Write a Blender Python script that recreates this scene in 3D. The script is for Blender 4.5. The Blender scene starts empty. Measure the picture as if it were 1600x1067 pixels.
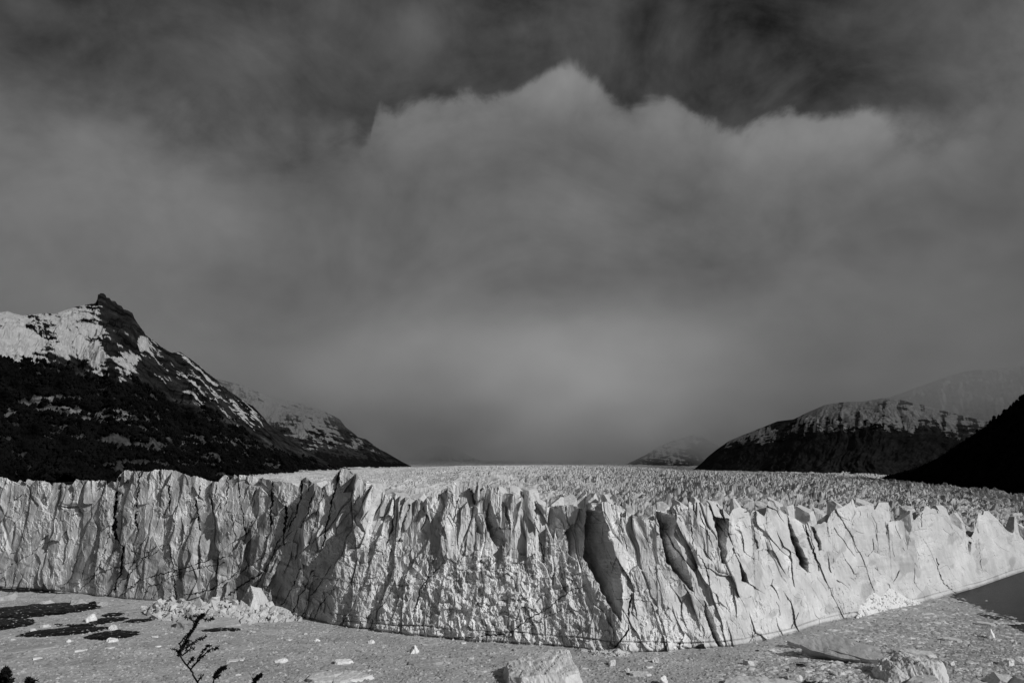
import bpy, math, random
import numpy as np
random.seed(7)
rng = np.random.default_rng(11)
R = math.radians
SC = bpy.context.scene
COL = SC.collection
F32 = np.float32

# ------------------------------------------------------------------ camera model
CAM_H, FOC, HORZ = 74.0, 1244.0, 735.0          # eye height above the lake, focal length in photo px, eye-level row
PITCH = math.atan((HORZ - 533.5) / FOC)
CP, SP = math.cos(PITCH), math.sin(PITCH)

def pa(px, py):
    """photo pixel -> (azimuth, tan elevation)"""
    px = np.asarray(px, float); py = np.asarray(py, float)
    x = px - 800.0; v = 533.5 - py
    dy = FOC * CP - v * SP; dz = FOC * SP + v * CP
    return np.arctan2(x, dy), dz / np.hypot(x, dy)

def to_px(x, y, z):
    z = z - CAM_H
    d = y * CP + z * SP
    d = np.maximum(d, 1e-3)
    v = -y * SP + z * CP
    return 800.0 + FOC * x / d, 533.5 - FOC * v / d

def at_z(px, py, z=0.0):
    a, t = pa(px, py)
    d = (z - CAM_H) / t
    return float(d * math.sin(a)), float(d * math.cos(a)), z

def at_d(px, py, d):
    a, t = pa(px, py)
    return float(d * math.sin(a)), float(d * math.cos(a)), float(CAM_H + d * t)

# ------------------------------------------------------------------ noise
def _h(ix, iy, iz, seed):
    h = (ix.astype(np.int64) * 374761393 + iy.astype(np.int64) * 668265263 + iz * 2147483647 + seed * 974634221) & 0xFFFFFFFF
    h = ((h ^ (h >> 13)) * 1274126177) & 0xFFFFFFFF
    h = ((h ^ (h >> 16)) * 2246822519) & 0xFFFFFFFF
    return h ^ (h >> 15)

def _hf(ix, iy, iz, seed):
    return (_h(ix, iy, iz, seed).astype(F32)) * F32(1 / 4294967296.0)

def noise2(x, y, seed=0):
    """gradient noise, about -1..1"""
    xi = np.floor(x); yi = np.floor(y)
    fx = (x - xi).astype(F32); fy = (y - yi).astype(F32)
    ux = fx * fx * fx * (fx * (fx * 6 - 15) + 10); uy = fy * fy * fy * (fy * (fy * 6 - 15) + 10)
    out = None
    xi = xi.astype(np.int64); yi = yi.astype(np.int64)
    def g(i, j):
        a = _hf(xi + i, yi + j, 0, seed) * F32(2 * math.pi)
        return np.cos(a) * (fx - i) + np.sin(a) * (fy - j)
    a = g(0, 0); b = g(1, 0); c = g(0, 1); d = g(1, 1)
    p = a + ux * (b - a); q = c + ux * (d - c)
    return (p + uy * (q - p)) * F32(1.5)

def fbm2(x, y, octv=5, seed=0, gain=.5, ridged=False):
    s = 0; amp = 1.0; tot = 0
    for o in range(octv):
        c, q = math.cos(.62 * o), math.sin(.62 * o)
        n = noise2((x * c - y * q) * 2 ** o + 13.7 * o, (x * q + y * c) * 2 ** o + 7.3 * o, seed + o)
        if ridged: n = 1 - 2 * np.abs(n)
        s = s + amp * n; tot += amp; amp *= gain
    return s / tot

def worley2(x, y, seed=0, jit=.95):
    """F1, F2, offset to the cell's point, three cell randoms 0..1"""
    xi = np.floor(x).astype(np.int64); yi = np.floor(y).astype(np.int64)
    f1 = np.full(x.shape, 9.0, F32); f2 = np.full(x.shape, 9.0, F32)
    bx = np.zeros(x.shape, F32); by = np.zeros(x.shape, F32)
    ci = np.zeros(x.shape, np.int64); cj = np.zeros(x.shape, np.int64)
    for i in (-1, 0, 1):
        for j in (-1, 0, 1):
            cx = xi + i; cy = yi + j
            dx = (x - (cx + .5 + jit * (_hf(cx, cy, 1, seed) - .5))).astype(F32)
            dy = (y - (cy + .5 + jit * (_hf(cx, cy, 2, seed) - .5))).astype(F32)
            d = dx * dx + dy * dy
            m = d < f1
            f2 = np.where(m, f1, np.minimum(f2, d)); f1 = np.where(m, d, f1)
            bx = np.where(m, dx, bx); by = np.where(m, dy, by)
            ci = np.where(m, cx, ci); cj = np.where(m, cy, cj)
    r = [_hf(ci, cj, k, seed) for k in (3, 4, 5)]
    return np.sqrt(f1), np.sqrt(f2), bx, by, r[0], r[1], r[2]

def facets(x, y, seed, off, tx, ty):
    f1, f2, bx, by, r0, r1, r2 = worley2(x, y, seed)
    return off * (r0 - .5) * 2 + bx * tx * (r1 - .5) * 2 + by * ty * (r2 - .5) * 2, f2 - f1

def sstep(a, b, x):
    t = np.clip((x - a) / (b - a), 0, 1)
    return t * t * (3 - 2 * t)

def in_poly(px, py, poly):
    ins = np.zeros(px.shape, bool)
    n = len(poly); j = n - 1
    for i in range(n):
        xi, yi = poly[i]; xj, yj = poly[j]
        c = ((yi > py) != (yj > py)) & (px < (xj - xi) * (py - yi) / (yj - yi + 1e-9) + xi)
        ins ^= c; j = i
    return ins

def dist_line(px, py, pts):
    best = np.full(px.shape, 1e9, F32); tb = np.zeros(px.shape, F32)
    n = len(pts) - 1
    for i in range(n):
        ax, ay = pts[i]; bx, by = pts[i + 1]
        vx, vy = bx - ax, by - ay
        t = np.clip(((px - ax) * vx + (py - ay) * vy) / (vx * vx + vy * vy + 1e-9), 0, 1)
        d = np.hypot(px - ax - t * vx, py - ay - t * vy).astype(F32)
        m = d < best
        best = np.where(m, d, best); tb = np.where(m, (i + t) / n, tb)
    return best, tb

# ------------------------------------------------------------------ mesh / object helpers
def link(name, me, mat=None, parent=None, label=None, cat=None, group=None, kind=None, loc=None, rotz=0):
    o = bpy.data.objects.new(name, me)
    COL.objects.link(o)
    if me is not None and mat is not None and not me.materials: me.materials.append(mat)
    if parent: o.parent = parent
    if label: o['label'] = label
    if cat: o['category'] = cat
    if group: o['group'] = group
    if kind: o['kind'] = kind
    if loc is not None: o.location = loc
    if rotz: o.rotation_euler = (0, 0, rotz)
    return o

def raw_mesh(name, verts, faces, smooth=False):
    """verts (n,3); faces (m,k) array of one face size"""
    me = bpy.data.meshes.new(name)
    verts = np.ascontiguousarray(verts, F32); faces = np.ascontiguousarray(faces, np.int32)
    k = faces.shape[1]
    me.vertices.add(len(verts)); me.vertices.foreach_set('co', verts.ravel())
    me.loops.add(faces.size); me.loops.foreach_set('vertex_index', faces.ravel())
    me.polygons.add(len(faces))
    me.polygons.foreach_set('loop_start', np.arange(0, faces.size, k, dtype=np.int32))
    me.polygons.foreach_set('use_smooth', np.full(len(faces), smooth, bool))
    me.update(calc_edges=True); me.validate()
    return me

def attr(me, name, vals):
    a = me.attributes.new(name, 'FLOAT', 'POINT')
    a.data.foreach_set('value', np.ascontiguousarray(vals, F32).ravel())

def grid_faces(nr, nc, mask=None):
    i = np.arange(nr * nc).reshape(nr, nc)
    f = np.stack([i[:-1, :-1], i[:-1, 1:], i[1:, 1:], i[1:, :-1]], -1).reshape(-1, 4)
    if mask is not None: f = f[mask.ravel()]
    return f

def grid_mesh(name, P, smooth=False, mask=None):
    return raw_mesh(name, P.reshape(-1, 3), grid_faces(P.shape[0], P.shape[1], mask), smooth)

_ico = {}
def ico(n):
    if n not in _ico:
        import bmesh
        bm = bmesh.new(); bmesh.ops.create_icosphere(bm, subdivisions=n, radius=1)
        bm.verts.ensure_lookup_table()
        v = np.array([q.co[:] for q in bm.verts]); f = np.array([[w.index for w in q.verts] for q in bm.faces])
        bm.free(); _ico[n] = (v / np.linalg.norm(v, axis=1)[:, None], f)
    return _ico[n]

# ------------------------------------------------------------------ materials
def new_mat(name):
    m = bpy.data.materials.new(name); m.use_nodes = True
    nt = m.node_tree
    b = nt.nodes['Principled BSDF']
    return m, nt, b

def N(nt, typ, **kw):
    n = nt.nodes.new(typ)
    for k, v in kw.items():
        if k == 'op': n.operation = v
        else: setattr(n, k, v)
    return n

def mth(nt, op, a, b=None, c=None, clamp=False):
    n = nt.nodes.new('ShaderNodeMath'); n.operation = op; n.use_clamp = clamp
    for i, s in enumerate((a, b, c)):
        if s is None: continue
        if isinstance(s, (int, float)): n.inputs[i].default_value = s
        else: nt.links.new(s, n.inputs[i])
    return n.outputs[0]

def noise_node(nt, vec, scale, detail=6, rough=.6, dist=0.0, lac=2.0):
    n = nt.nodes.new('ShaderNodeTexNoise')
    n.inputs['Scale'].default_value = scale; n.inputs['Detail'].default_value = detail
    n.inputs['Roughness'].default_value = rough; n.inputs['Distortion'].default_value = dist
    n.inputs['Lacunarity'].default_value = lac
    if vec is not None: nt.links.new(vec, n.inputs['Vector'])
    return n.outputs[0]

def mapping(nt, vec, scale=(1, 1, 1), rot=(0, 0, 0)):
    n = nt.nodes.new('ShaderNodeMapping')
    n.inputs['Scale'].default_value = scale; n.inputs['Rotation'].default_value = rot
    nt.links.new(vec, n.inputs['Vector'])
    return n.outputs[0]

def posn(nt):
    return nt.nodes.new('ShaderNodeNewGeometry').outputs['Position']

def grey(nt, val, bsdf):
    c = nt.nodes.new('ShaderNodeCombineColor')
    for i in range(3): nt.links.new(val, c.inputs[i])
    nt.links.new(c.outputs[0], bsdf.inputs['Base Color'])

def bump(nt, h, bsdf, dist, strength=1.0):
    n = nt.nodes.new('ShaderNodeBump'); n.inputs['Distance'].default_value = dist
    n.inputs['Strength'].default_value = strength
    nt.links.new(h, n.inputs['Height']); nt.links.new(n.outputs[0], bsdf.inputs['Normal'])

def maprange(nt, v, a, b, c, d, smooth=False):
    n = nt.nodes.new('ShaderNodeMapRange')
    if smooth: n.interpolation_type = 'SMOOTHSTEP'
    nt.links.new(v, n.inputs[0])
    for i, q in enumerate((a, b, c, d)): n.inputs[i + 1].default_value = q
    return n.outputs[0]

def attr_node(nt, name):
    n = nt.nodes.new('ShaderNodeAttribute'); n.attribute_name = name
    return n.outputs['Fac']

def ice_material(name, lo=.55, hi=.78, use_attr=False, scale=1.0, bumpd=.25):
    m, nt, b = new_mat(name)
    p = posn(nt)
    big = noise_node(nt, mapping(nt, p, (.05 * scale, .05 * scale, .03 * scale)), 1.0, 8, .65)
    streak = noise_node(nt, mapping(nt, p, (.5 * scale, .5 * scale, .06 * scale)), 1.0, 6, .7)
    v = mth(nt, 'ADD', mth(nt, 'MULTIPLY', big, .55), mth(nt, 'MULTIPLY', streak, .45))
    v = maprange(nt, v, .34, .66, lo, hi)
    if use_attr:
        v = mth(nt, 'MULTIPLY', v, attr_node(nt, 'albedo'))
    grey(nt, v, b)
    b.inputs['Roughness'].default_value = .55
    b.inputs['Specular IOR Level'].default_value = .25
    if bumpd:
        h = noise_node(nt, mapping(nt, p, (.9 * scale,) * 3), 1.0, 7, .7)
        bump(nt, h, b, bumpd * .6)
    return m

M_ICE = ice_material('glacier_ice', .47, .69, True)
M_FIELD = ice_material('crevassed_ice', .46, .64, True, bumpd=0)
M_BERG = ice_material('iceberg_ice', .48, .72, False, 1.5, .3)
M_WHITE = ice_material('fresh_broken_ice', .70, .86, False, 2.0, .25)
M_RUB2 = ice_material('snowy_slumped_ice', .62, .78, False, 2.0, .3)
M_RUB = ice_material('broken_rubble_ice', .40, .64, False, 2.0, .25)
M_GREYICE = ice_material('old_grey_ice', .26, .48, False, 1.6, .3)

def dark_ice():
    m, nt, b = new_mat('clear_dark_ice')
    p = posn(nt)
    v = noise_node(nt, mapping(nt, p, (.6, .6, 1.2)), 1.0, 6, .65)
    v = maprange(nt, v, .3, .75, .004, .016)
    fl = noise_node(nt, mapping(nt, p, (.55, .55, .9)), 1.0, 3, .5)
    fl = maprange(nt, fl, .645, .68, 0, .5)
    grey(nt, mth(nt, 'ADD', v, fl), b)
    b.inputs['Roughness'].default_value = .45; b.inputs['Specular IOR Level'].default_value = .12
    bump(nt, noise_node(nt, p, 1.2, 5, .7), b, .3)
    return m
M_DARK = dark_ice()

def brash_mat(name, lo, hi):
    m, nt, b = new_mat(name)
    p = posn(nt)
    a = noise_node(nt, mapping(nt, p, (.035, .05, .05)), 1.0, 5, .6)
    c = noise_node(nt, mapping(nt, p, (1.1, 1.1, 1.1)), 1.0, 6, .75)
    v = mth(nt, 'ADD', mth(nt, 'MULTIPLY', a, .45), mth(nt, 'MULTIPLY', c, .55))
    v = maprange(nt, v, .33, .67, lo, hi)
    grey(nt, mth(nt, 'MULTIPLY', v, attr_node(nt, 'albedo')), b)
    b.inputs['Roughness'].default_value = .5; b.inputs['Specular IOR Level'].default_value = .25
    return m
M_BRASH = brash_mat('brash_slush', .22, .50)

def water_mat():
    m, nt, b = new_mat('lake_water')
    p = posn(nt)
    grey(nt, maprange(nt, noise_node(nt, mapping(nt, p, (.06, .35, 1)), 1.0, 7, .65), .35, .68, .002, .032), b)  # light and dark of the ripples painted into the base colour
    b.inputs['Roughness'].default_value = .3; b.inputs['IOR'].default_value = 1.12
    h = noise_node(nt, mapping(nt, p, (.35, 1.1, 1)), 1.0, 6, .65)
    bump(nt, h, b, 1.2)
    return m
M_WATER = water_mat()

def mountain_mat():
    m, nt, b = new_mat('mountain_ground')
    a = attr_node(nt, 'albedo')
    p = posn(nt)
    v = noise_node(nt, mapping(nt, p, (.06, .06, .09)), 1.0, 7, .7)
    k = maprange(nt, v, .3, .7, .78, 1.22)
    grey(nt, mth(nt, 'MINIMUM', mth(nt, 'MULTIPLY', a, k), .82), b)
    b.inputs['Roughness'].default_value = .9; b.inputs['Specular IOR Level'].default_value = 0
    return m
M_MOUNT = mountain_mat()

def plain_mat(name, lo, hi, scale, rough=.8):
    m, nt, b = new_mat(name)
    grey(nt, maprange(nt, noise_node(nt, posn(nt), scale, 4, .6), .3, .7, lo, hi), b)
    b.inputs['Roughness'].default_value = rough; b.inputs['Specular IOR Level'].default_value = .1
    return m
M_LEAF = plain_mat('dark_leaf', .006, .016, 20)
M_TWIG = plain_mat('dark_bark', .008, .02, 30)
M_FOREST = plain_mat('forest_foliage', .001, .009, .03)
M_FOREST.node_tree.nodes['Principled BSDF'].inputs['Specular IOR Level'].default_value = 0
M_HILL = plain_mat('shrubby_ground', .02, .05, .6)

# ------------------------------------------------------------------ traced outlines (photo pixels)
RIM = [(-160, 748), (-120, 742), (-90, 750), (-60, 744), (-30, 749), (0, 745), (4, 745.5), (12, 748), (20, 751.5), (27, 754.5), (29, 752), (31, 750), (40, 753), (42, 749), (44, 748), (52, 751), (58, 750.5), (70, 751.5), (76, 753.5), (80, 756), (82, 759), (83.5, 753.5), (92, 754), (102, 755), (103, 757.5), (112, 757.5), (115, 754.5), (119, 748.5), (126, 750.5), (136, 750), (141, 751.5), (142, 750.5), (147, 750.5), (148, 752), (154, 750), (166, 751), (167, 758), (170, 755), (174, 752), (182, 753), (183.5, 748), (184.5, 745), (190, 739), (195, 735), (200, 734.5),
 (208, 736), (222, 736), (230, 737), (238, 736), (240, 734), (255, 733.5), (265, 734), (275, 735), (283, 739), (293, 742), (299, 745), (304, 743), (313, 746), (324, 750), (336, 752.5), (341, 753), (344, 748), (350, 742.5), (354, 742), (357, 745), (358.5, 750), (360, 749.5), (364, 746), (366, 741.5), (369, 742), (372, 747), (374, 742), (380, 742), (392, 743.5), (400, 745),
 (404, 748), (410, 746), (418, 749), (426, 751), (432, 752), (440, 751), (448, 752.5), (456, 755), (462, 758), (467, 761), (470, 751), (474, 747), (478, 746), (483, 749), (486, 752), (492, 755), (497, 758), (502, 762), (508, 758), (514, 752), (520, 748), (526, 740), (530, 735), (531.5, 731), (535, 731), (538, 732), (541, 731), (545, 734), (552, 738), (558, 741), (563, 746), (567, 752), (570, 753), (573, 750), (576, 751), (580, 757), (586, 760), (592, 763), (600, 769),
 (608, 773), (614, 778), (619, 772), (626, 775), (634, 776), (642, 779), (648, 781), (654, 779), (662, 783), (666, 778), (672, 772), (675, 769), (680, 771), (687, 772), (691, 769), (694, 768.5), (697, 765), (700, 758), (704, 757), (708, 754), (712, 751), (713.5, 750), (718, 752), (724, 757), (728, 760), (733, 762), (737, 760), (742, 764), (745, 757), (747, 757), (750, 764), (753, 762), (758, 756), (764, 758), (772, 762), (780, 766), (787, 772), (790, 770), (800, 771),
 (806, 772), (812, 773), (816, 776), (819, 783), (821, 784), (823, 777), (830, 777), (836, 782), (844, 788), (852, 791), (858, 792), (866, 790), (876, 789), (884, 790), (892, 788), (900, 791), (906, 793), (912, 795), (915, 791), (916.5, 785), (922, 785), (931, 786), (938, 786), (941, 784), (948, 784), (955, 787), (962, 790), (968, 789), (972, 792), (976, 796), (982, 801), (990, 805), (1000, 808),
 (1006, 808), (1014, 811), (1020, 814), (1023, 811), (1024.5, 795), (1028, 797), (1034, 799), (1040, 797), (1048, 795), (1053, 790), (1058, 788), (1064, 791), (1067, 794), (1070, 795), (1075, 791), (1076.5, 784), (1079, 784), (1083, 788), (1088, 784), (1096, 785), (1099, 789), (1102, 792), (1104, 781), (1107, 781), (1113, 782), (1118, 784), (1120, 785), (1126, 790), (1131, 796), (1137, 803), (1140, 805), (1144, 797), (1148, 794), (1154, 793), (1160, 793), (1166, 796), (1170, 803), (1174, 812), (1175.5, 798), (1179, 797), (1184, 799), (1190, 804), (1194, 807), (1196, 803), (1198, 790),
 (1200, 784), (1203, 782), (1209, 787), (1216, 793), (1222, 799), (1226, 803), (1228, 803), (1234, 806), (1240, 808), (1250, 815), (1258, 820), (1262, 815), (1268, 820), (1275, 819), (1284, 817), (1288, 815), (1292, 817), (1296, 806), (1301, 799), (1305, 795), (1312, 794), (1320, 790), (1326, 787), (1329, 783), (1331, 779), (1333, 780), (1335, 788), (1338, 793), (1342, 790), (1348, 790), (1354, 789), (1357, 786), (1361, 790), (1366, 795), (1371, 799), (1377, 805), (1381, 810), (1384, 816), (1385.5, 826), (1387, 832), (1388, 815), (1392, 815), (1400, 813),
 (1404, 813), (1408, 812.5), (1412, 815), (1417, 822), (1422, 830), (1424, 824), (1425, 815), (1430, 811), (1437, 805), (1440, 800), (1444, 796), (1446, 791), (1449, 790), (1452, 793), (1455, 795), (1460, 794), (1466, 797), (1473, 802), (1480, 806), (1485, 811), (1488, 818), (1492, 820), (1496, 823), (1500, 825), (1506, 829), (1512, 834), (1516, 838), (1521, 832), (1526, 815), (1527.5, 802), (1530, 801), (1534, 804), (1540, 806), (1544, 809), (1550, 813), (1556, 812), (1560, 813), (1566, 820), (1570, 825), (1576, 830), (1582, 833), (1586, 829), (1590, 833), (1596, 838), (1600, 843), (1630, 846), (1660, 850), (1700, 852), (1760, 856)]
BASE = [(-160, 906), (-80, 912), (0, 918), (50, 921), (100, 925), (150, 931), (190, 935), (225, 938), (300, 943), (380, 949), (430, 955), (462, 963), (490, 968), (520, 977), (575, 983), (620, 989), (680, 995), (745, 1001), (800, 1004), (860, 1008), (900, 1012), (940, 1017), (965, 1019), (990, 1020), (1030, 1019), (1090, 1014), (1130, 1012), (1165, 1008), (1200, 1000), (1240, 990), (1280, 976), (1315, 969), (1338, 965), (1390, 951), (1435, 943), (1470, 933), (1500, 925), (1530, 916), (1560, 906), (1590, 895), (1620, 886), (1680, 872), (1760, 862)]

ba, bt = pa(*zip(*BASE)); bd = -CAM_H / bt
ra, rt = pa(*zip(*RIM))

def smooth1(y, k):
    w = np.hanning(k + 2)[1:-1]; w /= w.sum()
    yp = np.pad(y, (k // 2, k // 2), 'edge')
    return np.convolve(yp, w, 'same')[k // 2: k // 2 + len(y)]

# ------------------------------------------------------------------ glacier
glacier = link('glacier', None, label='broad crevassed glacier ending in a jagged white ice cliff above the lake', cat='glacier',
               loc=at_z(960, 1018))
GLOC = np.array(glacier.location)

NC, NV = 2900, 260
AZ = np.linspace(pa(-150, 850)[0], pa(1740, 850)[0], NC)
BD = smooth1(np.interp(AZ, ba, bd), 31)             # waterline distance
PXC = 800 + FOC * np.tan(AZ) / CP * .985            # rough photo column, for regional control only
LEAN = np.interp(PXC, [0, 380, 480, 600, 850, 960, 1300, 1600], [8, 9, 15, 20, 20, 14, 12, 10])
RT = np.interp(AZ, ra, rt)
jag = facets(AZ * 700, AZ * 0, 5, .0004, .0008, 0)[0]
RD = smooth1(BD, 361) + LEAN
RZ = CAM_H + RD * (RT + jag)
U = np.concatenate([[0], np.cumsum(np.diff(AZ) * .5 * (BD[1:] + BD[:-1]))])   # lateral metres

# dark side faces of the fins (polygons in photo px): they recede to the left behind the next fin
PANELS = [
 ([(1025, 797), (1056, 805), (1054, 838), (1072, 875), (1085, 925), (1075, 920), (1054, 893), (1041, 879), (1034, 848)], 2.0),
 ([(1113, 806), (1139, 810), (1139, 831), (1135, 841), (1134, 882), (1128, 879), (1122, 848)], 2.2),
 ([(915, 797), (943, 800), (951, 838), (965, 872), (974, 924), (972, 972), (955, 951), (938, 920), (920, 886), (912, 870), (914, 830)], 1.5),
 ([(884, 830), (905, 808), (914, 830), (912, 870), (906, 879), (889, 865)], 1.3),
 ([(866, 806), (878, 812), (882, 840), (872, 850), (868, 830)], 1.4),
 ([(1099, 937), (1110, 955), (1127, 1000), (1132, 1011), (1122, 1011), (1110, 985), (1101, 955)], 2.0),
 ([(1154, 875), (1170, 903), (1170, 913), (1159, 906)], 2.0),
 ([(1229, 803), (1245, 838), (1264, 879), (1264, 896), (1252, 887), (1238, 848), (1231, 820)], 2.2),
 ([(1266, 820), (1272, 822), (1285, 858), (1280, 860)], 2.4),
 ([(1174, 806), (1176, 815), (1186, 858), (1182, 858), (1177, 836)], 2.2),
 ([(1415, 818), (1424, 815), (1423, 830), (1424, 838), (1417, 826)], 2.5),
 ([(1497, 822), (1527, 800), (1524, 825), (1519, 838), (1512, 838)], 2.6),
 ([(1513, 846), (1518, 846), (1516, 866), (1513, 862)], 2.0),
 ([(766, 781), (773, 803), (782, 827), (792, 844), (789, 856), (777, 855), (765, 838), (758, 810), (762, 790)], 1.4),
 ([(787, 779), (792, 787), (799, 827), (796, 827), (789, 800)], 1.5),
 ([(739, 785), (747, 796), (758, 834), (747, 831), (740, 807)], 1.4),
 ([(690, 768), (697, 767), (697, 793), (690, 782)], 1.4),
 ([(703, 772), (707, 772), (711, 793), (702, 782)], 1.2),
 ([(600, 805), (610, 806), (606, 818), (600, 828)], 1.4),
 ([(551, 789), (562, 772), (569, 803), (562, 813), (572, 834), (555, 820)], 1.3),
 ([(653, 800), (663, 790), (664, 796), (652, 822), (650, 818)], 1.3),
 ([(684, 782), (690, 775), (694, 790), (686, 840), (660, 830), (668, 800)], .8),
 ([(615, 845), (630, 842), (640, 880), (660, 900), (650, 910), (625, 890)], .8),
 ([(240, 736), (250, 740), (252, 765), (246, 800), (240, 800), (238, 765)], .9),
 ([(320, 765), (330, 758), (333, 772), (325, 800), (318, 800)], 1.0),
 ([(436, 875), (446, 880), (440, 900), (420, 926), (414, 922), (428, 900)], 1.0),
 ([(472, 880), (484, 884), (484, 920), (474, 914)], .9),
 ([(455, 846), (464, 850), (462, 874), (456, 870)], 1.2),
 ([(505, 925), (522, 920), (520, 975), (508, 972)], .7),
 ([(40, 770), (46, 770), (46, 800), (41, 800)], .8), ([(68, 790), (76, 788), (75, 830), (66, 820)], .9),
 ([(100, 800), (118, 790), (112, 830), (100, 826)], .8),
 ([(575, 960), (590, 950), (583, 985), (572, 983)], .8),
]
# (polyline, half width px at start, at end, depth m, dirt)
CRACKS = [
 ([(186, 748), (182, 775), (179, 803), (181, 838)], 2.5, 4.5, 14, .4), ([(181, 838), (192, 855), (190, 886), (180, 925)], 3.5, 1, 6, .7),
 ([(222, 738), (217, 755), (213, 790), (214, 830)], 1.2, 2.2, 6, .2), ([(265, 760), (264, 800)], 1.8, 1.4, 5, .2), ([(313, 758), (306, 790), (312, 830)], 1, 2, 5, .2),
 ([(372, 747), (375, 776), (380, 810), (384, 835)], 1.5, 1, 6, .2), ([(357, 746), (355, 770), (352, 790)], 1.2, .8, 5, .2), ([(338, 756), (336, 775)], 1, 1, 4, .1),
 ([(531, 738), (521, 770), (512, 815), (506, 842), (500, 860)], 2.2, 1.2, 9, .1), ([(427, 756), (424, 790), (423, 825)], 2.2, 2.8, 9, .1), ([(447, 790), (445, 830), (443, 850)], 2.6, 1.8, 9, .2),
 ([(470, 752), (470, 775), (462, 800), (452, 830)], 1.5, 1.5, 8, .1), ([(492, 768), (485, 790), (478, 806), (470, 825)], 1.2, 2, 8, .1), ([(484, 752), (483, 768)], 1.2, 1, 5, 0),
 ([(505, 775), (498, 790), (490, 830), (484, 850)], .8, 1, 4, 0), ([(716, 778), (712, 795), (709, 815)], .8, .8, 5, 0), ([(616, 776), (616, 800), (612, 830), (604, 855)], 1.2, 1.6, 6, 0),
 ([(640, 790), (630, 815), (622, 845)], 1, 1.2, 5, 0), ([(738, 766), (744, 785)], 2, 1.2, 7, 0), ([(753, 764), (752, 772)], 1.4, 1, 6, 0), ([(734, 762), (743, 780)], .8, .8, 5, 0),
 ([(837, 790), (836, 815), (845, 850), (850, 880)], 1, .8, 5, .1), ([(970, 800), (972, 830), (980, 860)], 1, .6, 5, 0), ([(1077, 800), (1082, 850), (1105, 890), (1110, 915)], .8, .8, 4, .1),
 ([(1094, 800), (1100, 820), (1120, 870)], .7, .7, 3, 0), ([(1083, 788), (1088, 805)], 2, 1, 7, 0), ([(1108, 790), (1118, 812), (1134, 838)], .8, .8, 5, 0), ([(1120, 788), (1128, 804), (1133, 815)], 1, 1, 5, 0),
 ([(1255, 820), (1268, 845), (1278, 880), (1280, 890)], .9, .8, 5, 0), ([(1441, 802), (1442, 822)], 1.3, .8, 6, 0), ([(1461, 795), (1465, 802)], 1, 1, 5, 0), ([(1386, 820), (1387, 834)], 1.2, .6, 6, 0),
 ([(1464, 873), (1466, 890), (1473, 910), (1490, 926), (1497, 928)], .8, 1.4, 3, .25), ([(1246, 955), (1243, 970), (1236, 982)], .8, .8, 2, .2), ([(1216, 962), (1218, 950), (1214, 940)], .6, .6, 1.5, .1),
 ([(962, 935), (985, 934), (1015, 938)], .7, .5, 1.5, .3), ([(986, 925), (983, 960), (980, 985), (976, 992)], 2.2, 1.5, 6, .5), ([(976, 992), (960, 1012)], 2, 2, 5, .4),
 ([(700, 996), (745, 996), (775, 991), (800, 986), (835, 962), (872, 938), (892, 922), (914, 916)], 1.2, .7, 2.2, .75), ([(820, 985), (850, 965), (880, 952)], .6, .5, 1.2, .5), ([(820, 940), (821, 968), (820, 984)], .6, .5, 1, .5),
 ([(0, 896), (34, 872), (70, 850)], 1, .7, 1.5, .5), ([(86, 928), (110, 905), (120, 875), (130, 855)], .8, .6, 1.5, .5), ([(118, 928), (148, 900), (165, 860), (172, 830)], 1, .7, 2, .6), ([(165, 934), (206, 893), (241, 855)], 1.1, .7, 2, .75),
 ([(130, 905), (193, 882), (230, 870), (262, 850)], .8, .7, 1.5, .5), ([(189, 930), (220, 906), (268, 893), (310, 879), (361, 867)], 1.1, .9, 2, .8), ([(225, 936), (232, 915), (262, 905), (290, 893), (350, 880)], .8, .7, 1.5, .7), ([(286, 930), (323, 924), (365, 900), (413, 869)], 1.1, .8, 2, .8),
 ([(358, 930), (389, 906), (409, 896)], 2.2, 1.5, 2.5, .7), ([(265, 851), (272, 890), (275, 934)], .9, 1.1, 2, .7), ([(362, 800), (368, 840), (362, 870)], .8, .7, 1.5, .4), ([(345, 920), (372, 890), (378, 850), (395, 815)], .8, .6, 1.5, .4),
 ([(196, 930), (200, 895), (215, 860), (232, 835)], .9, .6, 1.5, .6), ([(240, 935), (250, 912), (262, 905)], .8, .6, 1.2, .6), ([(205, 860), (222, 868), (240, 855), (256, 852)], 1.2, 1, 2, .6),
 ([(520, 958), (560, 962), (590, 968), (640, 976), (700, 978)], .8, .5, 1, .55), ([(470, 966), (480, 940), (505, 905), (520, 880)], .8, .6, 2, .5), ([(490, 968), (500, 948), (530, 905)], .8, .6, 2, .5),
 ([(440, 945), (455, 920), (470, 885)], 1, .8, 2.5, .4), ([(455, 960), (470, 930), (490, 890)], 1, .8, 2.5, .4), ([(576, 984), (584, 968), (598, 945), (612, 920)], 1, .6, 2, .5), ([(484, 900), (520, 905), (560, 912), (640, 915)], .6, .5, 1, .3),
 ([(650, 950), (655, 925), (672, 900), (690, 880)], 1.6, 1, 3, .2), ([(420, 880), (434, 850), (452, 820)], 1.2, 1, 3, .2), ([(400, 920), (415, 890), (432, 865)], 1, .8, 2, .4),
]

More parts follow.
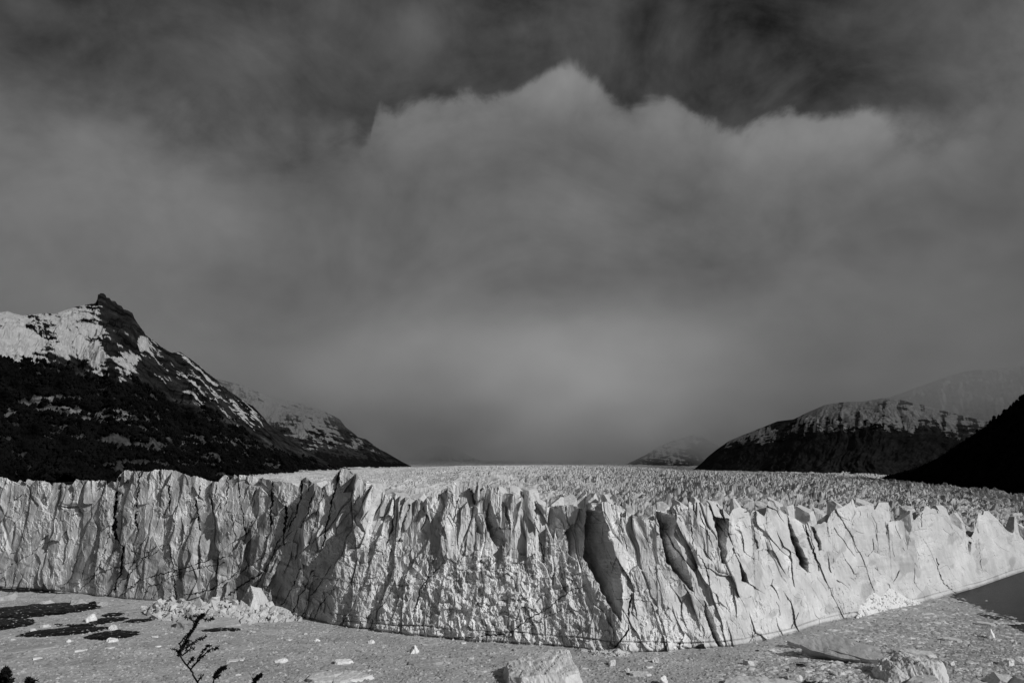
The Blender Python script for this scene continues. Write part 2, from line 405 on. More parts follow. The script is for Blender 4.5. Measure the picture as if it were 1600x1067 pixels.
V = np.linspace(0, 1, NV)[:, None]
ZZ = (V * RZ[None, :])
AZg = np.broadcast_to(AZ[None, :], ZZ.shape)
BDU = smooth1(BD, 361)
Dg = BD[None, :] + (BDU - BD)[None, :] * sstep(.1, .8, V) + LEAN[None, :] * V ** 1.2
TE = (ZZ - CAM_H) / Dg
X0 = Dg * np.sin(AZg); Y0 = Dg * np.cos(AZg)
PX, PY = to_px(X0, Y0, ZZ)
Ug = np.broadcast_to(U[None, :], ZZ.shape)
wu = noise2(Ug / 5, ZZ / 9, 71); wz = noise2(Ug / 6, ZZ / 6, 72)
Uw = Ug + wu * .9; Zw = ZZ + wz * 1.2
shear = np.interp(PX, [0, 300, 560, 800, 1000, 1600], [-.10, -.06, -.30, .05, .32, .38])  # fins lean
US = Uw + shear * Zw
# regional character
rub = np.clip(np.exp(-((PX - 740) / 210) ** 2) * sstep(830, 900, PY + 30 * noise2(Ug / 12, ZZ / 12, 3)) , 0, 1)
rub = np.maximum(rub, .75 * np.exp(-((PX - 885) / 45) ** 2 - ((PY - 905) / 50) ** 2))
rub = np.maximum(rub, .7 * np.exp(-((PX - 1020) / 45) ** 2 - ((PY - 985) / 40) ** 2))
rub = np.maximum(rub, .5 * np.exp(-((PX - 560) / 60) ** 2 - ((PY - 860) / 40) ** 2))
smoothR = sstep(1060, 1290, PX) * (1 - .5 * np.exp(-((PX - 1230) / 40) ** 2))
upper = 1 - sstep(.35, .75, 1 - V)
D = np.zeros(ZZ.shape, F32)
f1, f2, bx_, by_, r0, r1, r2 = worley2(US / 13 + .35 * noise2(Ug / 30, ZZ / 40, 20), Zw / 48, 21); e1 = f2 - f1
f = 1.5 * (r0 - .5) * 2 + bx_ * 4.6 * (r1 - .5) * 2 + by_ * 5.5 * (r2 - .5) * 2
low = (1 - sstep(.35, .72, V + .12 * noise2(Ug / 18, ZZ / 18, 29))) * sstep(400, 540, PX) * (1 - sstep(900, 980, PX))
D += f * (1 - .78 * smoothR) * (1 - .4 * rub) * (1 - .5 * (1 - sstep(330, 450, PX))) * (1 - .72 * low) * (1 - .22 * np.exp(-((PX - 640) / 260) ** 2))
pmk = np.clip(.22 + .78 * sstep(-.12, .28, fbm2(Ug / 13, ZZ / 16, 3, 28)) + rub, 0, 1)
# where the front turns away from the sun it breaks into steps that each face the lake
kap = np.interp(PX, [-160, 300, 400, 470, 600, 680, 760], [.15, .15, .4, .55, .55, .3, 0])
D += kap * (1 - .45 * low) * np.clip(np.interp(Ug - bx_ * 13, U, smooth1(BD, 61)) - np.interp(Ug, U, smooth1(BD, 61)), -6, 6)
gm = sstep(-.1, .35, noise2(Ug / 16, ZZ / 22, 25))
D += 2.0 * gm * (1 - sstep(.0, .10, e1)) * (upper * .8 + .2) * (1 - .85 * smoothR)
f, e2 = facets(US / 5.2 + .3, Zw / 17, 22, .9, 2.6, 4.2); D += f * (1 - .4 * low) * (1 - .65 * smoothR)
und = noise2(US / 9, Zw / 30, 27); D += 1.2 * np.abs(und) * (1 - .6 * smoothR)
D += .8 * sstep(.0, .4, noise2(Ug / 8, ZZ / 12, 26)) * (1 - sstep(.0, .07, e2)) * (1 - .8 * smoothR)
f, e3 = facets(Uw / 2.1 + .1 * Zw, Zw / 4.2, 23, .28, .75, .75); D += pmk * f * (1 - .3 * smoothR)
f, e4 = facets(Uw / .9, Zw / 1.6, 24, .10, .2, .18); D += pmk * f * (1 - .5 * smoothR)
D += (.2 + .5 * pmk) * fbm2(US / 2.2, Zw / 9, 4, 31) + 1.4 * smoothR * fbm2(US / 11, Zw / 26, 4, 33) + pmk * (.12 + .2 * (1 - smoothR)) * fbm2(Uw / .9, Zw / 2.2, 3, 32)
fs = worley2(US / 6.5 + 3, Zw / 12, 35); e7 = fs[1] - fs[0]
D += .9 * smoothR * sstep(.05, .3, fbm2(Ug / 9, ZZ / 9, 3, 36)) * (1 - sstep(0, .06, e7))
D += .5 * smoothR * sstep(.12, .3, fbm2(Ug / 1.3, ZZ / 1.6, 3, 37)) * sstep(-.05, .25, fbm2(Ug / 14, ZZ / 12, 3, 38))
# crumbled ice
lump = fbm2(Uw / 7, Zw / 7, 5, 41, .6, ridged=True)
f5, e5 = facets(Uw / 3.4, Zw / 3.0, 42, .9, 1.8, 2.2)
f6, e6 = facets(Uw / 1.3, Zw / 1.5, 43, .45, .7, .7)
D += rub * (-1.9 * lump + .75 * f5 + .55 * f6 + .5 * fbm2(Uw / 1.1, Zw / 3.2, 3, 44))
D += rub * 2.5 * (V - .5) * 2
# panels
alb = np.ones(ZZ.shape, F32)
jx = noise2(Ug / 2.5, ZZ / 4, 51) * 2.2 + noise2(Ug / .8, ZZ / 1.2, 52) * .8
jy = noise2(Ug / 4, ZZ / 2.5, 53) * 2.0
PXj = PX + jx; PYj = PY + jy
BDv = BD + LEAN
for poly, slope in PANELS:
    xs = [q[0] for q in poly]; ys = [q[1] for q in poly]
    c = np.where((PX.min(0) < max(xs) + 12) & (PX.max(0) > min(xs) - 12))[0]
    if not len(c): continue
    c0, c1 = c[0], c[-1] + 1
    sub = np.s_[:, c0:c1]
    ins = in_poly(PXj[sub], PYj[sub], poly)
    # right-hand edge per row
    Us = Ug[sub]; ur = np.where(ins, Us, -1e9).max(1)[:, None]
    dbr = np.interp(ur, U, BD)
    dpan = (dbr - np.interp(Us, U, BD)) + slope * (ur - Us)
    dpan = np.clip(dpan, 0, 42) + .6
    keep = D[sub] * .4 + .8 * facets(Ug[sub] / 3.2 + .2 * ZZ[sub], ZZ[sub] / 7, 59, .5, .8, .9)[0] + .5 * noise2(Ug[sub] / 3.5, ZZ[sub] / 9, 57) + .35 * noise2(Ug[sub] / 1.2, ZZ[sub] / 6, 58)
    D[sub] = np.where(ins, keep + dpan, D[sub])
dirt = np.zeros(ZZ.shape, F32)
PXw = PX + noise2(Ug / 1.6, ZZ / 1.6, 61) * 1.8 + noise2(Ug / 6, ZZ / 6, 62) * 2.5; PYw = PY + noise2(Ug / 1.6, ZZ / 1.6, 63) * 1.8 + noise2(Ug / 6, ZZ / 6, 64) * 2.5
for pts, w0, w1, dep, dr in CRACKS:
    xs = [q[0] for q in pts]
    c = np.where((PX.min(0) < max(xs) + 14) & (PX.max(0) > min(xs) - 14))[0]
    if not len(c): continue
    sub = np.s_[:, c[0]:c[-1] + 1]
    dl, t = dist_line(PXw[sub], PYw[sub], pts)
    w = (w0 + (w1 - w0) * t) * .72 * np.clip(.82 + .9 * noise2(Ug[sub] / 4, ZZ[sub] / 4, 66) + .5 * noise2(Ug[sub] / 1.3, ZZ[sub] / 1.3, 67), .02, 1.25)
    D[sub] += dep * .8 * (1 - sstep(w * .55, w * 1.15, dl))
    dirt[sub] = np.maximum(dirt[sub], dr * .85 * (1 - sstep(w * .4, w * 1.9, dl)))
# melt notches along the waterline
hn = 2.6 + .5 * noise2(Ug / 14, Ug * 0, 81) + 1.6 * sstep(520, 700, PX) * (1 - sstep(1000, 1100, PX))
nz = np.exp(-((ZZ - hn) / .28) ** 2) * sstep(500, 560, PX) * np.clip(noise2(Ug / 20, Ug * 0, 82) + .9, 0, 1)
D += nz * 1.0; dirt = np.maximum(dirt, nz * .35)
D += 1.7 * np.exp(-(ZZ / .65) ** 2)
dirt = np.maximum(dirt, .55 * np.exp(-(ZZ / .6) ** 2) * np.clip(.6 + noise2(Ug / 12, Ug * 0, 83), 0, 1))
# smooth faces that melted back behind the middle of the front
D += 2.5 * np.exp(-((PX - 1390) / 60) ** 2 - ((PY - 880) / 45) ** 2)
# dirt: dark layers in the old basal ice on the left, clear bands
left = (1 - sstep(430, 620, PX)) * sstep(800, 900, PY)
lay = fbm2((Ug * .35 + ZZ * 1.0) / 4.5, (Ug - ZZ * .4) / 30, 4, 91)
dirt = np.maximum(dirt, .55 * left * sstep(.12, .42, lay))
vst = fbm2(Uw / 1.4, Zw / 20, 4, 92)
dirt = np.maximum(dirt, .40 * (left * .8 + .2 * (1 - smoothR)) * sstep(.15, .5, vst))
bands = fbm2((Ug * .05 + ZZ) / 2.6, Ug / 60, 3, 93)
alb *= 1 - .09 * sstep(.0, .4, bands) * np.exp(-((PX - 1380) / 70) ** 2)
alb *= 1 + .30 * np.clip(fbm2(US / 6, Zw / 16, 5, 96, .6) * 1.6, -1, 1) * (1 - .5 * smoothR)
snowy = sstep(.10, .3, fbm2(Uw / 8, Zw / 9, 5, 97, .65)) * (1 - smoothR * .6)
alb *= 1 + .20 * snowy + .10 * (pmk - .6)
D += .5 * snowy * facets(Uw / 1.1, Zw / 1.1, 98, .8, .6, .6)[0]
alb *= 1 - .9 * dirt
old = (1 - sstep(440, 640, PX)) * sstep(60, 200, PX) * sstep(790, 880, PY + 40 * noise2(Ug / 25, ZZ / 18, 99))
alb *= 1 - old * (.20 + .30 * sstep(-.1, .35, fbm2((US + ZZ) / 7, (ZZ - US * .4) / 16, 5, 100, .62)))
clearp = sstep(.18, .3, fbm2(Uw / 10, Zw / 12, 3, 95)) * (1 - rub)
alb *= 1 - .22 * clearp
alb *= 1 + .10 * rub
# rim: the displacement relaxes so the traced crest keeps its place
Dc = np.clip(D, -6, 45)
DEP = Dg + Dc
P = np.stack([DEP * np.sin(AZg), DEP * np.cos(AZg), ZZ], -1)
# heights follow the ray so the crest stays where it is seen
P[..., 2] = np.where(V > 0, CAM_H + DEP * TE, P[..., 2])
P[0, :, 2] = -1.5
# cap: the crests run back into the glacier
NK = 22
capd = np.concatenate([[.8, 1.8, 3, 4.2], np.linspace(5.5, 34, NK - 4)])
def loc_min(y, k):
    o = y.copy()
    for s in range(-k, k + 1, 3): o = np.minimum(o, np.roll(y, s))
    return o
FLEV = smooth1(loc_min(RZ, 60), 181) - 4.0          # level of the ice just behind the crest
rows = []; arow = []
topD = DEP[-1]; topZ = P[-1, :, 2]
for k, cd in enumerate(capd):
    nn = noise2(U / 4 + cd * .05, np.full(NC, cd / 6), 101) * min(cd, 6) * .35 + facets(U / 4.5 - .22 * cd, np.full(NC, cd / 9), 102, .9, 1.5, 1.2)[0] * min(cd / 4, 1)
    w = sstep(1.5, 22, np.full(NC, cd) + 5 * noise2(U / 6, U * 0, 103))
    z = topZ * (1 - w) + (np.minimum(FLEV, topZ) - 5) * w + nn - .18 * cd
    d = np.maximum(topD, RD - 2) + cd
    z = np.minimum(z, CAM_H + d * RT - .05 * cd)
    rows.append(np.stack([d * np.sin(AZ), d * np.cos(AZ), z], -1)); arow.append(np.full(NC, .95))
P = np.concatenate([P, np.stack(rows)], 0); alb = np.concatenate([alb, np.stack(arow)], 0)
me = grid_mesh('ice_cliff', P - GLOC)
attr(me, 'albedo', alb)
link('ice_cliff', me, M_ICE, glacier)

# ---- crevassed upper surface
EDGE = [(-150, 775, 1000), (0, 775, 1100), (150, 770, 1250), (300, 760, 1500), (370, 748, 1750), (410, 741.5, 1950), (480, 737, 2500), (560, 733.5, 3300), (640, 729.5, 4600), (720, 727, 5600), (850, 725.5, 6200), (950, 726, 6200), (1020, 729, 5800), (1090, 734, 4500), (1150, 735.5, 3900), (1250, 739.5, 3000), (1340, 745, 2400), (1420, 753, 1950), (1500, 761, 1650), (1600, 771, 1350), (1740, 786, 1100)]
ea, et = pa([q[0] for q in EDGE], [q[1] for q in EDGE]); ed = np.array([q[2] for q in EDGE], float)
NFC, NFR = 1750, 1000
FA = np.linspace(AZ[2], AZ[-3], NFC)
fn = np.interp(FA, AZ, RD) + 9
fz = np.interp(FA, AZ, FLEV)
fe = smooth1(np.interp(FA, ea, ed), 61); fez = CAM_H + fe * smooth1(np.interp(FA, ea, et), 41)
q = np.linspace(0, 1, NFR)[:, None]
FD = fn * (fe / fn) ** (q ** 1.0)
k = (FD - fn) / (fe - fn)
FZ = fz + (fez - fz) * (k ** .8)
FX = FD * np.sin(FA); FY = FD * np.cos(FA)
amp = np.interp(FD, [340, 700, 1500, 3000, 6000], [1.0, .95, .9, .9, 1.0]) * (1 - sstep(.96, 1, k))
ca, sa = math.cos(R(25)), math.sin(R(25))
ux = (FX * ca + FY * sa); uy = (-FX * sa + FY * ca)
wx = noise2(FX / 40, FY / 40, 5) * 9; wy = noise2(FX / 40, FY / 40, 6) * 9
csc = np.interp(FD, [300, 1200, 3000, 6000], [1.0, 1.15, 2.0, 3.5])
csc = 1.0
pxf = 800 + FOC * np.tan(FA) / CP
spk = np.broadcast_to(np.interp(pxf, [480, 720, 900, 1100, 1700], [.35, .6, 1.0, 1.25, 1.25]), FX.shape)   # the right is broken into seracs
f1, f2, bx_, by_, r0, r1, r2 = worley2((ux + wx) / 9, (uy + wy) / 7.5, 201)
lat = bx_ * ca - by_ * sa * .8                                # offset towards the sunny side
spk = spk * np.clip(.8 + .9 * fbm2(FX / 110, FY / 75, 3, 208), .35, 1.25)
HF = amp * spk * (3.0 * (r0 - .5) * 2 + np.clip(lat, -.45, .4) * (np.interp(pxf, [500, 900, 1100], [3.5, 5, 6.2]) + 5.5 * (r1 - .5)) + by_ * 5 * (r2 - .5))
g1 = f2 - f1
HF -= 4.0 * (1 - sstep(0, .20, g1)) * amp * spk
f1, f2, bx_, by_, r0, r1, r2 = worley2((ux + wx) / 3.6, (uy + wy) / 3.2, 202)
HF += amp * spk * (.9 * (r0 - .5) * 2 + (bx_ * ca - by_ * sa) * (.9 + 2.4 * (r1 - .5)) + by_ * 1.8 * (r2 - .5))
HF += 5.0 * fbm2(FX / 90, FY / 60, 4, 203) * np.clip((FD - 380) / 300, .2, 1)
big = fbm2(FX / 260, FY / 200, 3, 204)
HF += 3.5 * np.sin((uy + 2.5 * wy + .25 * ux) / 17) * sstep(360, 600, FD) * (1 - sstep(2000, 3500, FD)) * spk
HF += 7.0 * big * sstep(500, 1100, FD) * (1 - sstep(2500, 4500, FD) * .3) * (1 - k)
HF *= (1 - .5 * sstep(.9, 1, k))
FZ2 = FZ + HF - 2.0
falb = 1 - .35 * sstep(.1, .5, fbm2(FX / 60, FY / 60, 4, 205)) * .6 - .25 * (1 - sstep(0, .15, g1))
falb *= .98 * (1 - .18 * sstep(860, 1080, pxf)) * (1 - .25 * sstep(.05, .4, fbm2((ux + wx) / 26, (uy + wy) / 70, 4, 206)))  # ice towards the right darkened in colour, standing in for crevasse shade
P = np.stack([FX, FY, FZ2], -1)
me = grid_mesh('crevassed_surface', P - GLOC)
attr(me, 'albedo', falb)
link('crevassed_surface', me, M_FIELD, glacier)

# ---- the upper glacier behind, rising into the cloud (smooth from here)
UA = np.linspace(pa(380, 720)[0], pa(1420, 720)[0], 500)
q = np.linspace(0, 1, 160)[:, None]
u0 = np.interp(UA, FA, fe) - 60; u1 = 9800.0
UD = u0 * (u1 / u0) ** q
ut0 = np.interp(UA, FA, (fez - CAM_H) / fe)
UZ = CAM_H + UD * (ut0 + (np.interp(UA, [pa(600, 700)[0], pa(1100, 700)[0]], [.016, .014]) - ut0) * sstep(0, 1, q) * .9) - 9 * (1 - sstep(0, .06, q))
UX = UD * np.sin(UA); UY = UD * np.cos(UA)
UZ = UZ + 16 * fbm2(UX / 300, UY / 120, 4, 221) * sstep(.02, .2, q) + 5 * facets(UX / 40, UY / 22, 222, 1, 1, 1)[0] * sstep(0, .1, q)
me = grid_mesh('upper_ice_slope', np.stack([UX, UY, UZ], -1) - GLOC)
attr(me, 'albedo', np.full(UX.shape, .8) * (1 - .4 * sstep(0, .5, fbm2(UX / 200, UY / 80, 4, 223))))
link('upper_ice_slope', me, M_FIELD, glacier)

# ---- faceted ice bodies
def polytope(dirs, planes):
    """radial function of a convex body given planes (nx,ny,nz,d)"""
    pl = np.array(planes, float); n = pl[:, :3] / np.linalg.norm(pl[:, :3], axis=1)[:, None]
    dd = dirs @ n.T
    r = np.where(dd > 1e-3, pl[:, 3] / np.maximum(dd, 1e-3), 1e9)
    return r.min(1)

def plane_points(planes):
    import itertools
    pl = np.array(planes, float); n = pl[:, :3] / np.linalg.norm(pl[:, :3], axis=1)[:, None]; d = pl[:, 3]
    tr = np.array(list(itertools.combinations(range(len(n)), 3)))
    A = n[tr]; det = np.linalg.det(A); ok = np.abs(det) > 1e-4
    x = np.linalg.solve(A[ok], d[tr][ok][..., None])[..., 0]
    return x[((x @ n.T) <= d + 1e-6).all(1)]

def hull(pts, size, edge):
    """convex hull of pts*size with its triangles split until no edge is longer than `edge`"""
    import bmesh
    bm = bmesh.new()
    for p in pts * np.array(size)[None]: bm.verts.new(p)
    bmesh.ops.remove_doubles(bm, verts=bm.verts[:], dist=.002 * max(size))
    r = bmesh.ops.convex_hull(bm, input=bm.verts[:])
    dead = {e for e in r['geom_interior'] + r['geom_unused'] if isinstance(e, bmesh.types.BMVert)}
    bmesh.ops.delete(bm, geom=list(dead), context='VERTS')
    bmesh.ops.triangulate(bm, faces=bm.faces[:])
    for _ in range(9):
        es = [e for e in bm.edges if e.calc_length() > edge]
        if not es or len(bm.verts) > 16000: break
        bmesh.ops.subdivide_edges(bm, edges=es, cuts=1)
        bmesh.ops.triangulate(bm, faces=bm.faces[:])
    bm.normal_update(); bm.verts.index_update()
    v = np.array([q.co[:] for q in bm.verts]); nn = np.array([q.normal[:] for q in bm.verts])
    f = np.array([[w.index for w in q.verts] for q in bm.faces]); bm.free()
    return v, nn, f

CHUNK = []
def chunk_lib():
    g = np.random.default_rng(404)
    for i in range(14):
        p = g.normal(size=(11, 3)); p /= np.linalg.norm(p, axis=1)[:, None]; p *= (.7 + .4 * g.random((11, 1)))
        v, nn, f = hull(p, (1, 1, 1), 99); CHUNK.append((v, f))

def ice_body(size, seed, sub=4, nplanes=16, planes=None, rough=.05, flat_bottom=True, sm=False):
    """faceted block of half-extents `size`, centred at its base"""
    g = np.random.default_rng(seed)
    if planes is None:
        n = g.normal(size=(nplanes, 3)); n /= np.linalg.norm(n, axis=1)[:, None]
        planes = np.concatenate([n, (.72 + .3 * g.random(nplanes))[:, None]], 1)
        planes = np.concatenate([planes, [[1, 0, 0, 1], [-1, 0, 0, 1], [0, 1, 0, 1], [0, -1, 0, 1], [0, 0, 1, 1], [0, 0, -1, .6]]])
    planes = np.concatenate([np.array(planes, float), [(1, 0, 0, 1.25), (-1, 0, 0, 1.25), (0, 1, 0, 1.25), (0, -1, 0, 1.25), (0, 0, 1, 1.25), (0, 0, -1, 1.0)]])
    sm_ = max(size)
    p, nn, f = hull(plane_points(planes), size, max(.35, sm_ * {2: 1.2, 3: .35, 4: .14, 5: .055}[sub]))
    k = 2.2 / sm_
    n1 = fbm2((p[:, 0] + p[:, 2] * .6) * k + seed * 3.1, (p[:, 1] - p[:, 2] * .8) * k, 5, seed % 97, .6)
    n2 = fbm2((p[:, 0] + .3 * p[:, 1]) * k * 3.5 + seed, (p[:, 2] * 2 + p[:, 1] * .5) * k * .9, 3, seed % 83, .6, ridged=True)
    fc = facets((p[:, 0] + p[:, 2]) * k * 1.5 + seed, (p[:, 1] + p[:, 2]) * k * 1.5, seed % 89, 1, 1.2, 1.2)[0]
    p = p + nn * (rough * sm_ * (n1 * 1.3 + fc * .35 + .35 * n2))[:, None]
    return p, f

def place_ice(name, px0, px1, pytop, pybase, label, mat, seed, depth=1.0, sub=4, cat='iceberg', group=None, planes=None, rough=.05, yaw=0.0, sink=.25, zbase=0.0, loc=None):
    """an ice body seen between px0..px1, its top at pytop and its waterline at pybase"""
    cx = .5 * (px0 + px1)
    x, y, z = at_z(cx, pybase, zbase)
    d = math.hypot(x, y)
    w = (px1 - px0) / FOC * d * 1.02
    dep = w * depth
    # apparent height = true height + ground foreshortening of the depth
    a, t = pa(cx, pytop)
    dc = d + dep * .5
    h = max(.5, CAM_H + (d + dep * .62) * float(t) - zbase)
    if loc is None:
        loc = (x * dc / d, y * dc / d, zbase)
    p, f = ice_body((w / 2, dep / 2, h), seed, sub, planes=planes, rough=rough)
    zmin = -sink * h - .4
    p[:, 2] = np.maximum(p[:, 2], zmin)
    if p[:, 2].max() > 0: p[:, 2] = np.where(p[:, 2] > 0, p[:, 2] * h / p[:, 2].max(), p[:, 2])
    # square the outline to the wanted width
    p[:, 0] *= (w / 2) / max(1e-3, np.abs(p[:, 0]).max())
    me = raw_mesh(name, p, f)
    return link(name, me, mat, None, label, cat, group, loc=loc, rotz=yaw - math.atan2(loc[0], loc[1]))

# seracs standing in the second row behind the crest (parts of the glacier)
def serac(px, pytop, wpx, back, seed, hpx=30, asp=.7):
    a, t = pa(px, pytop)
    d = float(np.interp(a, AZ, RD)) + back
    z = CAM_H + d * float(t)
    w = wpx / FOC * d / 2
    h = hpx / FOC * d
    g = np.random.default_rng(seed)
    pl = [(1, 0, .10, .9), (-1, 0, .12, .9), (0, -1, .15, .9), (0, 1, .15, .9), (.5 * g.normal(), -.4 * g.random(), 1, .8), (g.normal(), g.normal(), .8, .8), (g.normal(), -1, .5, .95), (1, -1, g.normal() * .3, 1.05), (-1, -1, g.normal() * .3, 1.05), (0, 0, -1, 1.2)]
    p, f = ice_body((w, w * asp * 1.6, h), seed, 4, planes=pl, rough=.04)
    p[:, 2] += z - p[:, 2].max()
    p[:, 0] += p[:, 2] * 0
    c, s = math.cos(-a + g.normal() * .3), math.sin(-a + g.normal() * .3)
    x = p[:, 0] * c - p[:, 1] * s + d * math.sin(a); y = p[:, 0] * s + p[:, 1] * c + d * math.cos(a)
    me = raw_mesh('serac', np.stack([x, y, p[:, 2]], 1) - GLOC, f)
    attr(me, 'albedo', np.full(len(p), .98))
    link('serac', me, M_ICE, glacier)
SER = [(1191, 782, 28, 16, 26), (1229, 787, 22, 22, 26), (1258, 789, 24, 20, 30), (1283, 793, 28, 16, 34), (1402, 797, 40, 14, 34), (1418, 790, 20, 26, 26), (1576, 806, 20, 20, 24), (1592, 812, 18, 22, 20), (1010, 789, 26, 20, 26), (1036, 783, 24, 30, 20), (1064, 778, 20, 36, 20), (1088, 776, 22, 40, 16), (1118, 774, 22, 40, 16), (1150, 778, 22, 40, 16), (985, 785, 22, 30, 20), (865, 776, 26, 26, 20), (890, 772, 24, 34, 24), (905, 768, 26, 44, 22), (925, 770, 20, 40, 18), (950, 772, 22, 36, 18), (845, 778, 18, 26, 16), (655, 770, 30, 22, 20), (630, 768, 26, 30, 16), (785, 760, 24, 24, 18), (806, 757, 22, 34, 18), (830, 762, 24, 34, 18), (1345, 778, 30, 40, 16), (1372, 784, 26, 36, 20), (1470, 789, 26, 34, 18), (1540, 798, 24, 34, 18), (1490, 800, 22, 20, 24), (455, 747, 30, 26, 16), (500, 750, 30, 26, 14), (590, 754, 24, 30, 14), (1305, 782, 26, 34, 16), (1210, 776, 24, 40, 14)]
for i, (a_, b_, c_, d_, e_) in enumerate(SER): serac(a_, b_, c_, d_, 900 + i * 7, e_)

# ------------------------------------------------------------------ mountains
def idw(px, py, pts, p=3, sx=1.0, sy=1.0):
    num = 0; den = 0
    for x, y, v in pts:
        w = 1.0 / (((px - x) * sx) ** 2 + ((py - y) * sy) ** 2 + 20) ** (p / 2)
        num = num + w * v; den = den + w
    return num / den

def mountain(label, ridge, run, side, ctrl, nt=900, nv=330, amp=55, seed=0, strata=(0, 0), treeline=None, rock=.03, forest=.010, base_z=30, snowa=.37, prof=1.25, ridgeamp=1.0, patches=(), off=.16, kst=.75, kdn=.55):
    ra_, rt_ = pa([q[0] for q in ridge], [q[1] for q in ridge]); rd_ = np.array([q[2] for q in ridge], float)
    rx = rd_ * np.sin(ra_); ry = rd_ * np.cos(ra_); rz = CAM_H + rd_ * rt_
    # resample along azimuth
    aa = np.linspace(ra_[0], ra_[-1], nt)
    d_ = smooth1(np.interp(aa, ra_, rd_), 41); tt = np.interp(aa, ra_, rt_)
    zr = CAM_H + d_ * tt
    xr = d_ * np.sin(aa); yr = d_ * np.cos(aa)
    zs = smooth1(zr, 81)
    L = run * np.maximum(zs - base_z, 30)
    v = np.linspace(0, 1, nv)[:, None]
    X = xr + side[0] * L * v; Y = yr + side[1] * L * v
    pz = (1 - v) ** prof
    zz = base_z + (zs - base_z) * pz + (zr - zs) * np.exp(-v * 14)
    env = np.minimum(v * 5, 1) * (1 - .3 * v)
    # buttresses running down-slope, then general relief
    tlen = np.concatenate([[0], np.cumsum(np.hypot(np.diff(xr), np.diff(yr)))])[None, :] + 0 * v
    H = np.maximum(zs - base_z, 40)[None, :]
    sc = np.clip(H / 450, .12, 1)
    w1 = noise2(tlen / 260, v * 4 + 0 * tlen, seed + 3) * 60
    r1 = fbm2((tlen + w1) / 240, v * H / 520, 5, seed + 10, .55, ridged=True)
    r2 = fbm2(X / 90 + zz / 170, Y / 90 - zz / 140, 5, seed + 20, .55)
    r3 = fbm2(tlen / 50 + w1 / 80, zz / 60, 4, seed + 30, .6, ridged=True)
    dz = (amp * r1 * .8 * ridgeamp + amp * .55 * r2 + amp * .30 * r3 + 5 * fbm2(tlen / 22, zz / 14, 3, seed + 33)) * env * sc
    lift = np.minimum(dz, amp * .15 + 400 * v * sc)
    zz = zz + lift + 9 * fbm2(tlen / 30, zz / 16, 4, seed + 35, .6, ridged=True) * np.clip(v * 25, 0, 1) * (1 - np.clip(v * 4, 0, 1)) * sc
    # back side
    nb = 10
    vb = np.linspace(1, 1 / nb, nb)[:, None]
    Xb = xr - side[0] * L * vb * .8; Yb = yr - side[1] * L * vb * .8
    zb = zr - (zr - base_z) * vb ** .8
    X = np.concatenate([Xb, X]); Y = np.concatenate([Yb, Y]); Z = np.concatenate([zb, zz])
    PXm, PYm = to_px(X, Y, Z)
    # cover: snow / rock / forest
    cb = idw(PXm, PYm, ctrl)
    tl = np.concatenate([np.repeat(tlen[:1], nb, 0), tlen]); 
    st = fbm2(tl / 130 + Z / 300, Z / 20 + tl / 120, 5, seed + 40, .6)              # sub-horizontal beds
    dn = fbm2((tl + Z * .35) / 26, Z / 150, 4, seed + 50, .6)                        # gullies down-slope
    bl = fbm2(X / 60, Y / 60 + Z / 40, 5, seed + 60, .6)
    fine = fbm2((X * .8 + Y * .3) / 24, Z / 11 + Y / 60, 5, seed + 70, .65)
    dg = fbm2((tl * .6 + Z * .8) / 24, (tl * .8 - Z * .6) / 170, 4, seed + 55, .6)
    kd = sstep(190, 250, PXm) * (treeline is TL)
    st2 = st * (1 - .75 * kd); dn = dn * (1 - kd) + 1.9 * dg * kd
    s = cb - off + kst * st2 + kdn * dn + .45 * bl + .45 * fine
    gz = np.gradient(Z, axis=0); 
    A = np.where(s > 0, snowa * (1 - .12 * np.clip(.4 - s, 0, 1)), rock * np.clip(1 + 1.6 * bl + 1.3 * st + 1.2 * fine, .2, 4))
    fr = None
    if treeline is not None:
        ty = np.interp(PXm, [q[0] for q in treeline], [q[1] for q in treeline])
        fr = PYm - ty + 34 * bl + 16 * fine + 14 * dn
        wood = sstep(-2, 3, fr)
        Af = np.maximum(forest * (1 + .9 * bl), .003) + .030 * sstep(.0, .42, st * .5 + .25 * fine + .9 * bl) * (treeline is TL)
        for (cx, cy, rx_, ry_, aa_) in patches:
            g = np.exp(-((PXm - cx) / rx_) ** 2 - ((PYm - cy) / ry_) ** 2)
            pm = sstep(.30, .55, g * 1.25 + .45 * st + .35 * dn - .1) * sstep(-.12, .18, fine + .25 * (g - .5))
            Af = Af + pm * aa_ * .75 * np.clip(.8 + 1.1 * fine + .6 * dn, .1, 2)
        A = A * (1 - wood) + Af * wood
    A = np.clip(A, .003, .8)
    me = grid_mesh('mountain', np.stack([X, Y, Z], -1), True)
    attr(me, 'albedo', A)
    o = link('mountain', me, M_MOUNT, None, label, 'mountain', None, 'structure')
    return X, Y, Z, PXm, PYm, fr, A

